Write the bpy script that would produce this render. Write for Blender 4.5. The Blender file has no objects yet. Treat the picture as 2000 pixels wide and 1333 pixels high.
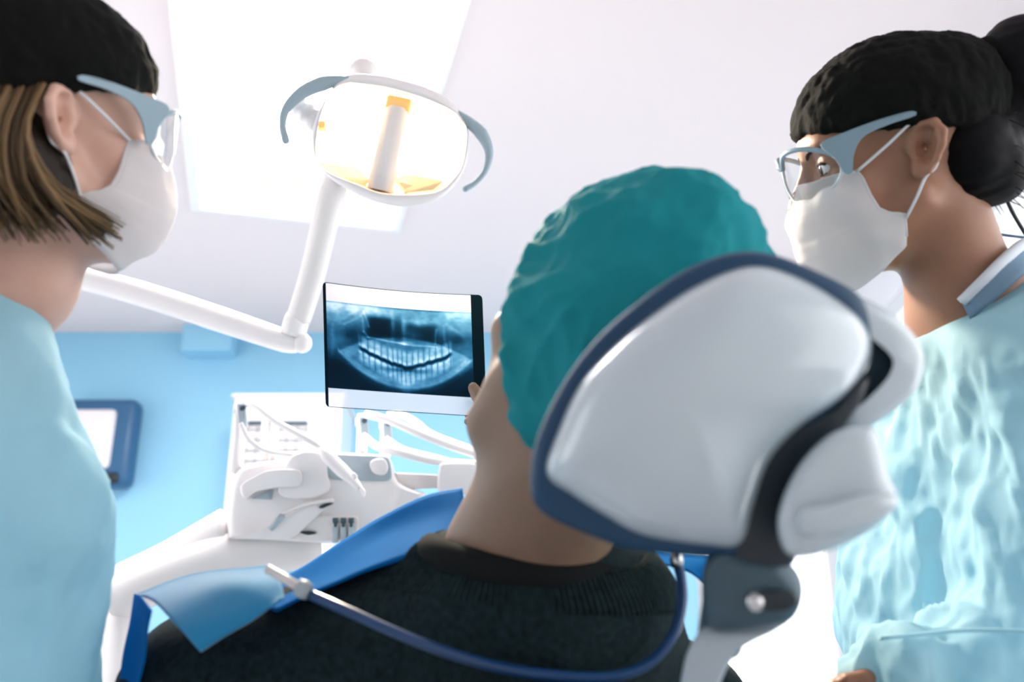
import bpy, math, random
import numpy as np
from mathutils import Vector, Matrix

# ------------------------------------------------------------------ camera, world, lights
SC = bpy.context.scene
COL = SC.collection
T = math.radians(20.4)
CAM = np.array([0.0, 0.0, 1.05])
FW = np.array([0, math.cos(T), math.sin(T)])
UP = np.array([0, -math.sin(T), math.cos(T)])
RT = np.array([1.0, 0, 0])
cam = bpy.data.cameras.new('camera')
cam.sensor_width = 36.0
cam.lens = 36.0
cam.clip_start = 0.02
cam.dof.use_dof = True
cam.dof.focus_distance = 1.36
cam.dof.aperture_fstop = 3.6
camo = bpy.data.objects.new('camera', cam)
COL.objects.link(camo)
camo.location = CAM
camo.rotation_euler = (math.pi / 2 + T, 0, 0)
SC.camera = camo

vs = SC.view_settings
vs.view_transform = 'Standard'
vs.look = 'None'
vs.gamma = 1.0
vs.use_curve_mapping = False
vs.exposure = 0.25

world = bpy.data.worlds.new('sky')
SC.world = world
world.use_nodes = True
bg = world.node_tree.nodes['Background']
bg.inputs[0].default_value = (1.0, 0.955, 0.955, 1)
bg.inputs[1].default_value = 2.6

ZC = 2.60      # ceiling
YB = 4.06      # back wall
XR = 1.30      # right wall
XL = -2.30     # left wall
YF = -1.70     # wall behind the camera
RW = (-0.75, 3.75, 0.85, 2.42)      # right wall window, lengthened toward the camera for fill light  y0,y1,z0,z1
BW = (0.72, 1.295, 0.95, 2.32)      # back wall window   x0,x1,z0,z1
LW = (0.2, 3.8, 0.75, 2.45)        # unseen left wall window, added to light ceiling, wall and gowns


def area(name, loc, rot, sx, sy, power, col=(1, 1, 1), portal=False):
    l = bpy.data.lights.new(name, 'AREA')
    l.shape = 'RECTANGLE'
    l.size, l.size_y = sx, sy
    l.energy = power
    l.color = col
    if portal:
        l.cycles.is_portal = True
    o = bpy.data.objects.new(name, l)
    COL.objects.link(o)
    o.location = loc
    o.rotation_euler = rot
    return o


area('daylight_right', (XR + .02, (RW[0] + RW[1]) / 2, (RW[2] + RW[3]) / 2), (0, math.pi / 2, 0), RW[3] - RW[2], RW[1] - RW[0], 1, portal=True)
area('daylight_back', ((BW[0] + BW[1]) / 2, YB + .02, (BW[2] + BW[3]) / 2), (-math.pi / 2, 0, 0), BW[1] - BW[0], BW[3] - BW[2], 1, portal=True)
area('added_daylight_left', (XL - .02, (LW[0] + LW[1]) / 2, (LW[2] + LW[3]) / 2), (0, -math.pi / 2, 0), LW[3] - LW[2], LW[1] - LW[0], 1, portal=True)  # sky portal of the added left window


# ------------------------------------------------------------------ maths helpers
def P(px, py, d):
    """photo pixel (2000x1333 frame) at camera depth d metres"""
    return CAM + d * (FW + (px - 1000) / 2000 * RT + (667 - py) / 2000 * UP)


def on_z(px, py, z):
    r = FW + (px - 1000) / 2000 * RT + (667 - py) / 2000 * UP
    return CAM + r * ((z - CAM[2]) / r[2])


def on_y(px, py, y):
    r = FW + (px - 1000) / 2000 * RT + (667 - py) / 2000 * UP
    return CAM + r * ((y - CAM[1]) / r[1])


def A(*p):
    return np.array(p, float)


def unit(v):
    v = np.asarray(v, float)
    return v / (np.linalg.norm(v) + 1e-12)


def rot_ypr(yaw, pitch, roll):
    y, p, r = map(math.radians, (yaw, pitch, roll))
    Z = np.array([[math.cos(y), -math.sin(y), 0], [math.sin(y), math.cos(y), 0], [0, 0, 1]])
    Y = np.array([[math.cos(p), 0, math.sin(p)], [0, 1, 0], [-math.sin(p), 0, math.cos(p)]])
    X = np.array([[1, 0, 0], [0, math.cos(r), -math.sin(r)], [0, math.sin(r), math.cos(r)]])
    return Z @ Y @ X


_rng = np.random.RandomState(7)
_perm = _rng.permutation(256)
_perm = np.concatenate([_perm, _perm, _perm])
_grad = _rng.normal(size=(256, 3))
_grad /= np.linalg.norm(_grad, axis=1)[:, None]


def noise(p):
    p = np.asarray(p, float)
    i = np.floor(p).astype(int)
    f = p - i
    i &= 255
    u = f * f * f * (f * (f * 6 - 15) + 10)
    out = 0
    for dx in (0, 1):
        for dy in (0, 1):
            for dz in (0, 1):
                h = _perm[_perm[_perm[(i[:, 0] + dx) & 255] + ((i[:, 1] + dy) & 255)] + ((i[:, 2] + dz) & 255)]
                g = _grad[h]
                w = (u[:, 0] if dx else 1 - u[:, 0]) * (u[:, 1] if dy else 1 - u[:, 1]) * (u[:, 2] if dz else 1 - u[:, 2])
                out = out + w * ((f[:, 0] - dx) * g[:, 0] + (f[:, 1] - dy) * g[:, 1] + (f[:, 2] - dz) * g[:, 2])
    return out * 1.6


def ridged(p):
    return 1 - 2 * np.abs(noise(p))


def catmull(pts, n, closed=False):
    pts = np.array(pts, float)
    if closed:
        ext = np.vstack([pts[-1], pts, pts[0], pts[1]])
        segs = len(pts)
    else:
        ext = np.vstack([2 * pts[0] - pts[1], pts, 2 * pts[-1] - pts[-2]])
        segs = len(pts) - 1
    ts = np.linspace(0, segs, n, endpoint=not closed)
    out = []
    for t in ts:
        k = min(int(t), segs - 1)
        u = t - k
        a, b, c, d = ext[k], ext[k + 1], ext[k + 2], ext[k + 3]
        out.append(.5 * ((2 * b) + (-a + c) * u + (2 * a - 5 * b + 4 * c - d) * u * u + (-a + 3 * b - 3 * c + d) * u ** 3))
    return np.array(out)


def resample(pts, n, closed=False):
    """even arc-length resampling of a polyline"""
    pts = np.array(pts, float)
    if closed:
        pts = np.vstack([pts, pts[:1]])
    s = np.concatenate([[0], np.cumsum(np.linalg.norm(np.diff(pts, axis=0), axis=1))])
    t = np.linspace(0, s[-1], n, endpoint=not closed)
    return np.stack([np.interp(t, s, pts[:, k]) for k in range(pts.shape[1])], -1)


# ------------------------------------------------------------------ mesh builder
class MB:
    def __init__(self):
        self.v = []
        self.f = []
        self.n = 0

    def add(self, v, f):
        v = np.asarray(v, float)
        self.v.append(v)
        self.f += [tuple(int(i) + self.n for i in q) for q in f]
        self.n += len(v)
        return self

    def verts(self):
        return np.vstack(self.v)

    def box(self, c, size, R=None, bevel=0.0):
        c = np.asarray(c, float)
        h = np.asarray(size, float) / 2
        R = np.eye(3) if R is None else R
        if bevel <= 0:
            v = np.array([[x, y, z] for x in (-1, 1) for y in (-1, 1) for z in (-1, 1)], float) * h
            f = [(0, 1, 3, 2), (4, 6, 7, 5), (0, 4, 5, 1), (2, 3, 7, 6), (0, 2, 6, 4), (1, 5, 7, 3)]
        else:
            b = min(bevel, .49 * min(h) * 2)
            k = 3
            loops = []
            def rr(hx, hy, r):
                o = []
                for q, (sx, sy) in enumerate(((1, 1), (-1, 1), (-1, -1), (1, -1))):
                    for j in range(k + 1):
                        a = (q + j / k) * math.pi / 2
                        o.append((sx * (hx - r) + r * math.cos(a), sy * (hy - r) + r * math.sin(a)))
                return o
            for j in range(k + 1):
                a = j / k * math.pi / 2
                ins = b * (1 - math.sin(a)); z = -h[2] + b * (1 - math.cos(a))
                loops.append([(x, y, z) for x, y in rr(h[0] - ins, h[1] - ins, max(b - ins, 1e-5))])
            for j in range(k, -1, -1):
                a = j / k * math.pi / 2
                ins = b * (1 - math.sin(a)); z = h[2] - b * (1 - math.cos(a))
                loops.append([(x, y, z) for x, y in rr(h[0] - ins, h[1] - ins, max(b - ins, 1e-5))])
            v, f = loft(loops)
        return self.add(np.asarray(v) @ R.T + c, f)

    def tube(self, pts, r, seg=10, n=None, caps=True, flat=1.0, closed=False):
        pts = np.array(pts, float)
        r = np.array(r if np.ndim(r) else [r] * len(pts), float)
        if n:
            st = np.linspace(0, 1, len(pts))
            r2 = np.interp(np.linspace(0, 1, n, endpoint=not closed), np.append(st, 1 + st[1]) if False else st, r)
            pts = catmull(pts, n, closed)
            r = r2
        m = len(pts)
        if closed:
            tg = np.roll(pts, -1, 0) - np.roll(pts, 1, 0)
        else:
            tg = np.gradient(pts, axis=0)
        tg /= np.linalg.norm(tg, axis=1)[:, None] + 1e-12
        a = unit(np.cross(tg[0], A(0, 0, 1) if abs(tg[0][2]) < .9 else A(1, 0, 0)))
        loops = []
        for i in range(m):
            a = unit(a - tg[i] * (a @ tg[i]))
            b = np.cross(tg[i], a)
            ang = np.linspace(0, 2 * np.pi, seg, endpoint=False)
            loops.append(pts[i] + r[i] * (np.cos(ang)[:, None] * a + flat * np.sin(ang)[:, None] * b))
        v, f = loft(loops, caps and not closed, closed)
        return self.add(v, f)

    def sphere(self, c, r, R=None, nu=16, nv=10):
        r = np.asarray(r if np.ndim(r) else (r, r, r), float)
        loops = []
        for j in range(nv + 1):
            th = math.pi * (j + .02 * (j == 0) - .02 * (j == nv)) / nv
            loops.append([(math.sin(th) * math.cos(a), math.sin(th) * math.sin(a), math.cos(th)) for a in np.linspace(0, 2 * np.pi, nu, endpoint=False)])
        v, f = loft(loops)
        v = np.asarray(v) * r
        if R is not None:
            v = v @ R.T
        return self.add(v + np.asarray(c, float), f)

    def lathe(self, prof, c, axis, seg=20):
        """prof: (radius, height) list along axis from point c"""
        ax = unit(axis)
        a = unit(np.cross(ax, A(0, 0, 1) if abs(ax[2]) < .9 else A(1, 0, 0)))
        b = np.cross(ax, a)
        ang = np.linspace(0, 2 * np.pi, seg, endpoint=False)
        loops = [np.asarray(c, float) + h * ax + max(r, 1e-5) * (np.cos(ang)[:, None] * a + np.sin(ang)[:, None] * b) for r, h in prof]
        v, f = loft(loops)
        return self.add(v, f)

    def build(self, name, m, parent=None, smooth=True, **kw):
        return obj(name, self.verts(), self.f, m, parent, smooth, **kw)


def loft(loops, caps=True, closed=False):
    loops = [np.asarray(l, float) for l in loops]
    n = len(loops[0])
    m = len(loops)
    v = np.vstack(loops)
    f = []
    for j in range(m if closed else m - 1):
        k = (j + 1) % m
        for i in range(n):
            i2 = (i + 1) % n
            f.append((j * n + i, j * n + i2, k * n + i2, k * n + i))
    if caps and not closed:
        f.append(tuple(range(n - 1, -1, -1)))
        f.append(tuple((m - 1) * n + i for i in range(n)))
    return v, f


def gridmesh(G):
    """G: (m,n,3) points -> verts, quads"""
    m, n = G.shape[:2]
    f = [(j * n + i, j * n + i + 1, (j + 1) * n + i + 1, (j + 1) * n + i) for j in range(m - 1) for i in range(n - 1)]
    return G.reshape(-1, 3), f


def root(name, loc, label, cat, group=None):
    o = bpy.data.objects.new(name, None)
    o.empty_display_size = .05
    COL.objects.link(o)
    o.location = [float(x) for x in loc]
    o['label'] = label
    o['category'] = cat
    if group:
        o['group'] = group
    return o


def wloc(o):
    w = np.zeros(3)
    while o is not None:
        w += np.array(o.location)
        o = o.parent
    return w


def obj(name, v, f, m, parent=None, smooth=True, label=None, cat=None, kind=None, sub=0, solid=0, group=None):
    v = np.asarray(v, float)
    if parent is None:
        loc = np.array([(v[:, 0].min() + v[:, 0].max()) / 2, (v[:, 1].min() + v[:, 1].max()) / 2, v[:, 2].min()])
    else:
        loc = wloc(parent)
    me = bpy.data.meshes.new(name)
    me.from_pydata((v - loc).tolist(), [], f)
    if smooth:
        me.polygons.foreach_set('use_smooth', [True] * len(me.polygons))
    me.materials.append(M[m] if isinstance(m, str) else m)
    o = bpy.data.objects.new(name, me)
    COL.objects.link(o)
    if parent is None:
        o.location = loc
    else:
        o.parent = parent
    if label: o['label'] = label
    if cat: o['category'] = cat
    if kind: o['kind'] = kind
    if group: o['group'] = group
    if solid:
        s = o.modifiers.new('solid', 'SOLIDIFY'); s.thickness = solid; s.offset = 0
    if sub:
        s = o.modifiers.new('sub', 'SUBSURF'); s.levels = sub; s.render_levels = sub
    me.update()
    return o


def auto_smooth(o, ang=40):
    me = o.data
    me.update()
    try:
        me.set_sharp_from_angle(angle=math.radians(ang))
    except Exception:
        pass
    return o


# ------------------------------------------------------------------ signed-distance bodies
def EL(c, r, R=None, k=.015, op='u'):
    return ('e', np.asarray(c, float), np.asarray(r if np.ndim(r) else (r, r, r), float), R, k, op)


def CP(a, b, r1, r2=None, k=.015, op='u'):
    return ('c', np.asarray(a, float), np.asarray(b, float), (r1, r1 if r2 is None else r2), k, op)


def PL(c, nrm, k=.004, op='i'):
    return ('p', np.asarray(c, float), unit(nrm), None, k, op)


def xf(prims, Mx, o):
    """place head-local primitives: world = Mx @ p + o"""
    out = []
    for q in prims:
        if q[0] == 'e':
            R = Mx if q[3] is None else Mx @ q[3]
            out.append(('e', Mx @ q[1] + o, q[2], R, q[4], q[5]))
        elif q[0] == 'c':
            out.append(('c', Mx @ q[1] + o, Mx @ q[2] + o, q[3], q[4], q[5]))
        else:
            out.append(('p', Mx @ q[1] + o, Mx @ q[2], None, q[4], q[5]))
    return out


def sdf(prims, p):
    d = None
    for q in prims:
        if q[0] == 'e':
            x = p - q[1].astype(p.dtype)
            if q[3] is not None:
                x = x @ q[3].astype(p.dtype)
            k0 = np.sqrt(((x / q[2].astype(p.dtype)) ** 2).sum(-1))
            k1 = np.sqrt(((x / (q[2] ** 2).astype(p.dtype)) ** 2).sum(-1)) + 1e-6
            e = k0 * (k0 - 1) / k1
        elif q[0] == 'c':
            pa = p - q[1].astype(p.dtype)
            ba = (q[2] - q[1]).astype(p.dtype)
            h = np.clip(pa @ ba / (ba @ ba + 1e-12), 0, 1)
            x = pa - h[..., None] * ba
            e = np.sqrt((x * x).sum(-1)) - (q[3][0] + (q[3][1] - q[3][0]) * h)
        else:
            e = (p - q[1].astype(p.dtype)) @ q[2].astype(p.dtype)
        if d is None:
            d = e
            continue
        k = q[4]
        if q[5] == 'u':
            h = np.clip(.5 + .5 * (d - e) / k, 0, 1)
            d = d + (e - d) * h - k * h * (1 - h)
        elif q[5] == 's':
            h = np.clip(.5 - .5 * (d + e) / k, 0, 1)
            d = d + (-e - d) * h + k * h * (1 - h)
        else:
            h = np.clip(.5 - .5 * (e - d) / k, 0, 1)
            d = e + (d - e) * h + k * h * (1 - h)
    return d


def surface(prims, res, lo=None, hi=None, extra=None, pad=.02):
    if lo is None:
        ls, hs = [], []
        for q in prims:
            if q[5] != 'u': continue
            if q[0] == 'e':
                m = max(q[2]); ls.append(q[1] - m); hs.append(q[1] + m)
            elif q[0] == 'c':
                m = max(q[3]); ls.append(np.minimum(q[1], q[2]) - m); hs.append(np.maximum(q[1], q[2]) + m)
        lo = np.min(ls, 0) - pad
        hi = np.max(hs, 0) + pad
    lo = np.asarray(lo, float); hi = np.asarray(hi, float)
    n = np.maximum(np.ceil((hi - lo) / res).astype(int) + 1, 4)
    ax = [(lo[i] + res * np.arange(n[i])).astype(np.float32) for i in range(3)]
    V = np.ones(n, np.float32)
    B = 8
    nb = -(-n // B)
    ii = np.stack(np.meshgrid(*[np.arange(k) for k in nb], indexing='ij'), -1).reshape(-1, 3)
    cen = (lo + res * (ii * B + (B - 1) / 2)).astype(np.float32)
    dc = sdf(prims, cen)
    rad = res * B * .87 * 1.5 + .012
    loc = np.stack(np.meshgrid(*[np.arange(B)] * 3, indexing='ij'), -1).reshape(-1, 3)
    near = ii[np.abs(dc) < rad]
    for b0, b1, b2 in ii[dc <= -rad] * B:
        V[b0:b0 + B, b1:b1 + B, b2:b2 + B] = -1
    for i in range(0, len(near), 400):
        g = (near[i:i + 400, None, :] * B + loc[None]).reshape(-1, 3)
        g = g[(g < n).all(1)]
        V[g[:, 0], g[:, 1], g[:, 2]] = sdf(prims, (lo + res * g).astype(np.float32))
    V[0] = V[-1] = 1; V[:, 0] = V[:, -1] = 1; V[:, :, 0] = V[:, :, -1] = 1
    ins = V < 0
    cn = n - 1
    S = np.zeros(tuple(cn) + (3,), np.float32)
    Cn = np.zeros(tuple(cn), np.float32)
    for axis in range(3):
        sl0 = [slice(None)] * 3; sl1 = [slice(None)] * 3
        sl0[axis] = slice(0, -1); sl1[axis] = slice(1, None)
        a, b = V[tuple(sl0)], V[tuple(sl1)]
        cr = (ins[tuple(sl0)] != ins[tuple(sl1)])
        t = np.where(cr, a / np.where(cr, a - b, 1), 0)
        o1, o2 = [k for k in range(3) if k != axis]
        for d1 in (0, 1):
            for d2 in (0, 1):
                sl = [slice(None)] * 3
                sl[o1] = slice(d1, d1 + cn[o1]); sl[o2] = slice(d2, d2 + cn[o2])
                c = cr[tuple(sl)]
                Cn += c
                S[..., axis] += np.where(c, t[tuple(sl)], 0)
                S[..., o1] += c * d1
                S[..., o2] += c * d2
    act = Cn > 0
    idx = -np.ones(tuple(cn), int)
    idx[act] = np.arange(act.sum())
    ijk = np.argwhere(act)
    v = lo + res * (ijk + S[act] / Cn[act][:, None])
    faces = []
    for axis in range(3):
        o1, o2 = [(1, 2), (2, 0), (0, 1)][axis]
        sl0 = [slice(1, -1)] * 3; sl1 = [slice(1, -1)] * 3
        sl0[axis] = slice(0, -1); sl1[axis] = slice(1, None)
        a, b = ins[tuple(sl0)], ins[tuple(sl1)]
        for flip in (False, True):
            e = np.argwhere((~a & b) if flip else (a & ~b))
            if len(e) == 0: continue
            e = e + np.array([0 if k == axis else 1 for k in range(3)])
            q = []
            for d1, d2 in ((0, 0), (1, 0), (1, 1), (0, 1)):
                c = e.copy()
                c[:, o1] -= 1 - d1; c[:, o2] -= 1 - d2
                q.append(idx[c[:, 0], c[:, 1], c[:, 2]])
            q = np.stack(q, -1)
            if flip: q = q[:, ::-1]
            faces.append(q)
    f = np.vstack(faces)
    return v, f


def vnorm(v, f):
    f = np.asarray(f)
    n = np.cross(v[f[:, 2]] - v[f[:, 0]], v[f[:, 3]] - v[f[:, 1]])
    N = np.zeros_like(v)
    for k in range(4):
        np.add.at(N, f[:, k], n)
    return N / (np.linalg.norm(N, axis=1)[:, None] + 1e-12)


def relax(v, f, it=2, w=.5):
    f = np.asarray(f)
    for _ in range(it):
        s = np.zeros_like(v); c = np.zeros(len(v))
        for k in range(4):
            a, b = f[:, k], f[:, (k + 1) % 4]
            np.add.at(s, a, v[b]); np.add.at(s, b, v[a])
            np.add.at(c, a, 1); np.add.at(c, b, 1)
        v = v + w * (s / np.maximum(c, 1)[:, None] - v)
    return v


# ------------------------------------------------------------------ materials
M = {}


def mat(name, col, rough=.5, metal=0.0, bump=0.0, bscale=200.0, var=0.0, vscale=8.0, emit=None, estr=0.0, sheen=0.0, coat=0.0, trans=0.0, sss=0.0, bdist=.001):
    m = bpy.data.materials.new(name)
    m.use_nodes = True
    nt = m.node_tree
    b = nt.nodes['Principled BSDF']
    b.inputs['Base Color'].default_value = (*col, 1)
    b.inputs['Roughness'].default_value = rough
    b.inputs['Metallic'].default_value = metal
    b.inputs['Sheen Weight'].default_value = sheen
    b.inputs['Coat Weight'].default_value = coat
    b.inputs['Transmission Weight'].default_value = trans
    if sss:
        b.inputs['Subsurface Weight'].default_value = sss
        b.inputs['Subsurface Radius'].default_value = (.01, .004, .002)
        b.inputs['Subsurface Scale'].default_value = .6
    if emit:
        b.inputs['Emission Color'].default_value = (*emit, 1)
        b.inputs['Emission Strength'].default_value = estr
    tc = None
    if bump or var:
        tc = nt.nodes.new('ShaderNodeTexCoord')
    if bump:
        n = nt.nodes.new('ShaderNodeTexNoise')
        n.inputs['Scale'].default_value = bscale
        n.inputs['Detail'].default_value = 4
        nt.links.new(tc.outputs['Object'], n.inputs['Vector'])
        bp = nt.nodes.new('ShaderNodeBump')
        bp.inputs['Strength'].default_value = bump
        bp.inputs['Distance'].default_value = bdist
        nt.links.new(n.outputs['Fac'], bp.inputs['Height'])
        nt.links.new(bp.outputs['Normal'], b.inputs['Normal'])
    if var:
        n = nt.nodes.new('ShaderNodeTexNoise')
        n.inputs['Scale'].default_value = vscale
        n.inputs['Detail'].default_value = 5
        nt.links.new(tc.outputs['Object'], n.inputs['Vector'])
        r = nt.nodes.new('ShaderNodeValToRGB')
        r.color_ramp.elements[0].position = .3
        r.color_ramp.elements[1].position = .7
        r.color_ramp.elements[0].color = (*[max(0, c * (1 - var)) for c in col], 1)
        r.color_ramp.elements[1].color = (*[min(1, c * (1 + var)) for c in col], 1)
        nt.links.new(n.outputs['Fac'], r.inputs['Fac'])
        nt.links.new(r.outputs['Color'], b.inputs['Base Color'])
    if max(col) < .06 and rough > .55:
        b.inputs['Specular IOR Level'].default_value = .12
    M[name] = m
    return m


def cloth_mat(name, col, tr=.35, rough=.8, bump=.3, bscale=90, sheen=.0):
    """thin non-woven sheet: diffuse with some light coming through"""
    m = mat(name, col, rough, bump=bump, bscale=bscale, var=.06, vscale=14, sheen=sheen)
    nt = m.node_tree
    b = nt.nodes['Principled BSDF']
    b.inputs['Specular IOR Level'].default_value = .25
    t = nt.nodes.new('ShaderNodeBsdfTranslucent')
    t.inputs['Color'].default_value = (*col, 1)
    mx = nt.nodes.new('ShaderNodeMixShader')
    mx.inputs[0].default_value = tr
    nt.links.new(b.outputs[0], mx.inputs[1])
    nt.links.new(t.outputs[0], mx.inputs[2])
    nt.links.new(mx.outputs[0], nt.nodes['Material Output'].inputs['Surface'])
    return m


def clear_mat(name, tint=(.97, .985, 1), refl=1.0, rough=.02):
    m = bpy.data.materials.new(name)
    m.use_nodes = True
    nt = m.node_tree
    nt.nodes.remove(nt.nodes['Principled BSDF'])
    t = nt.nodes.new('ShaderNodeBsdfTransparent')
    t.inputs['Color'].default_value = (*tint, 1)
    g = nt.nodes.new('ShaderNodeBsdfGlossy')
    g.inputs['Roughness'].default_value = rough
    fr = nt.nodes.new('ShaderNodeFresnel')
    fr.inputs['IOR'].default_value = 1.45
    mu = nt.nodes.new('ShaderNodeMath'); mu.operation = 'MULTIPLY'
    mu.inputs[1].default_value = refl
    nt.links.new(fr.outputs[0], mu.inputs[0])
    mx = nt.nodes.new('ShaderNodeMixShader')
    nt.links.new(mu.outputs[0], mx.inputs[0])
    nt.links.new(t.outputs[0], mx.inputs[1])
    nt.links.new(g.outputs[0], mx.inputs[2])
    nt.links.new(mx.outputs[0], nt.nodes['Material Output'].inputs['Surface'])
    M[name] = m
    return m


mat('ceiling_paint', (.80, .72, .715), .9, bump=.03, bscale=60)
mat('blue_paint', (.30, .62, .83), .75, bump=.04, bscale=120, var=.03, vscale=1.5)
mat('white_paint', (.86, .85, .87), .8, bump=.03, bscale=90)
mat('floor_vinyl', (.72, .72, .74), .35, var=.06, vscale=3)
mat('white_plastic', (.92, .88, .875), .28, coat=.3)
mat('shell_plastic', (.56, .65, .70), .2, coat=.5)
mat('warm_plastic', (.86, .82, .80), .3)
mat('grey_plastic', (.42, .50, .55), .4)
mat('handle_grey', (.33, .43, .48), .35)
mat('dark_plastic', (.012, .022, .03), .35)
mat('slate_metal', (.05, .095, .125), .35, metal=.2)
mat('steel', (.62, .62, .62), .25, metal=1.0)
mat('blue_pad', (.001, .045, .11), .5, bump=.1, bscale=300)
mat('navy_trim', (.03, .12, .25), .4)
mat('grid_grey', (.42, .43, .45), .5)
mat('towel_white', (.86, .82, .84), .6)
mat('black_cap', (.005, .0055, .005), .9, bump=.5, bscale=260)
mat('skin_light', (.66, .40, .31), .45, bump=.05, bscale=500, var=.06, vscale=30, sss=.12)
mat('skin_tan', (.36, .175, .105), .45, bump=.05, bscale=500, var=.08, vscale=30, sss=.12)
mat('skin_mid', (.26, .165, .108), .5, bump=.05, bscale=500, var=.08, vscale=30, sss=.1)
mat('eye_white', (.75, .75, .74), .15)
mat('iris', (.045, .035, .03), .1)
mat('hair_black', (.004, .004, .005), .6)
mat('goggle_grey', (.25, .36, .43), .35)
mat('mask_loop', (.80, .83, .86), .8)
mat('sweater_rib', (.05, .055, .05), .9, bump=.5, bscale=300)
mat('cord_blue', (.006, .05, .16), .3, coat=.3)
mat('scrub_blue', (.16, .27, .38), .8)
mat('collar_white', (.72, .78, .84), .8)
mat('trouser', (.05, .06, .09), .9)
mat('shoe', (.6, .6, .6), .6)
mat('sill', (.8, .8, .8), .5)
cloth_mat('gown', (.50, .78, .88), .4, bump=.25, bscale=60)
cloth_mat('mask_white', (.97, .965, .98), .55, bump=.12, bscale=160)
cloth_mat('teal_cap', (.015, .36, .41), .35, bump=.3, bscale=80)
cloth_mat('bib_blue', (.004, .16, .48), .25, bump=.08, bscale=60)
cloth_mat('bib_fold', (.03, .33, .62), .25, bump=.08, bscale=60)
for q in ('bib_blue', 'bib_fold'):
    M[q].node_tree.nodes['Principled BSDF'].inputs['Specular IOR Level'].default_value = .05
M['bib_fold'].node_tree.nodes['Principled BSDF'].inputs['Sheen Weight'].default_value = .8  # strong sheen imitates grazing light whitening the fold
mat('panel_glow', (1, 1, 1), .5, emit=(1, .97, .97), estr=20.0)
mat('lamp_glow', (1, .9, .75), .4, emit=(1, .86, .66), estr=6.0)
mat('reflector', (.95, .88, .76), .25, emit=(1, .84, .60), estr=2.6)  # glows by itself in place of reflected bulb light
mat('amber', (.85, .55, .18), .35, emit=(1, .6, .2), estr=.25)
mat('peach_rim', (.95, .66, .42), .3)
mat('honey', (.95, .74, .42), .35)
clear_mat('lens_clear')
clear_mat('window_glass', (.97, .99, 1), .6)
clear_mat('goggle_lens', (.93, .95, .96), .9)
m = mat('sweater', (.010, .022, .025), .95, bump=.6, bscale=420, var=.45, vscale=160, sheen=.05)

# ------------------------------------------------------------------ the room
def struct(name, mb, m, smooth=False):
    o = mb.build(name, m, None, smooth)
    o['kind'] = 'structure'
    return o


def wall_with_hole(name, axis, pos, a0, a1, hole, m, th=.12, out=1):
    """wall in plane axis=pos; a = horizontal coordinate; hole (a0,a1,z0,z1)"""
    mb = MB()
    def bx(u0, u1, z0, z1):
        c = [0, 0, (z0 + z1) / 2]; s = [0, 0, z1 - z0]
        c[axis] = pos + out * th / 2; s[axis] = th
        o = 1 - axis
        c[o] = (u0 + u1) / 2; s[o] = u1 - u0
        mb.box(c, s)
    if hole:
        h0, h1, z0, z1 = hole
        bx(a0, h0, 0, ZC); bx(h1, a1, 0, ZC); bx(h0, h1, 0, z0); bx(h0, h1, z1, ZC)
    else:
        bx(a0, a1, 0, ZC)
    return struct(name, mb, m)


struct('floor', MB().box(((XL + XR) / 2, (YF + YB) / 2, -.05), (XR - XL + .3, YB - YF + .3, .1)), 'floor_vinyl')
wall_with_hole('wall_back', 1, YB, XL - .12, XR + .12, BW, 'blue_paint')
wall_with_hole('wall_left', 0, XL, YF, YB, LW, 'white_paint', out=-1)
wall_with_hole('wall_right', 0, XR, YF, YB, RW, 'white_paint')
wall_with_hole('wall_front', 1, YF, XL - .12, XR + .12, None, 'white_paint', out=-1)

# ceiling with a rectangular well for the recessed luminaire
FL, FR = on_z(395, 410, ZC), on_z(770, 437, ZC)
_m, _w = (FL + FR) / 2, np.linalg.norm(FR - FL)
e1 = unit(A(.970, .235, 0)); e2 = A(e1[1], -e1[0], 0)
FL, FR = _m - e1 * _w / 2, _m + e1 * _w / 2
if e2[1] > 0: e2 = -e2
PW = np.linalg.norm(FR - FL); PLEN = 1.30
hole = [FL, FR, FR + e2 * PLEN, FL + e2 * PLEN]
outer = [A(XL - .12, YB + .12, ZC), A(XR + .12, YB + .12, ZC), A(XR + .12, YF - .12, ZC), A(XL - .12, YF - .12, ZC)]
mb = MB()
v = np.array(outer + hole)
v2 = v + A(0, 0, .2)
mb.add(np.vstack([v, v2]), [(i, (i + 1) % 4, 4 + (i + 1) % 4, 4 + i) for i in range(4)] +
       [(8 + i, 12 + i, 12 + (i + 1) % 4, 8 + (i + 1) % 4) for i in range(4)] +
       [(4 + i, 4 + (i + 1) % 4, 12 + (i + 1) % 4, 12 + i) for i in range(4)] +
       [(i, 8 + i, 8 + (i + 1) % 4, (i + 1) % 4) for i in range(4)])
struct('ceiling', mb, 'ceiling_paint')

cl = root('ceiling_light', (FL + FR) / 2 + e2 * PLEN / 2, 'bright recessed rectangular ceiling light panel in the pale ceiling', 'ceiling light')
RL = np.stack([e1, -e2, A(0, 0, 1)], 1)
DEP = .085
ctr = (FL + FR) / 2 + e2 * PLEN / 2
MB().box(ctr + e2 * .05 + A(0, 0, DEP + .005), (PW - .012, PLEN - .112, .008), RL).build('diffuser', 'panel_glow', cl, False)
MB().box(FL + e1 * PW / 2 + e2 * .056 + A(0, 0, DEP + .004), (PW - .012, .10, .008), RL).build('end_plate', 'white_paint', cl, False)
for sx, sy, lx, ly in ((1, 0, .010, PLEN), (-1, 0, .010, PLEN), (0, 1, PW, .010), (0, -1, PW, .010)):
    c = ctr + e1 * sx * (PW / 2 - .005) - e2 * sy * (PLEN / 2 - .005) + A(0, 0, DEP / 2)
    MB().box(c, (lx, ly, DEP), RL).build('side_panel', 'white_plastic', cl, False)
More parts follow.
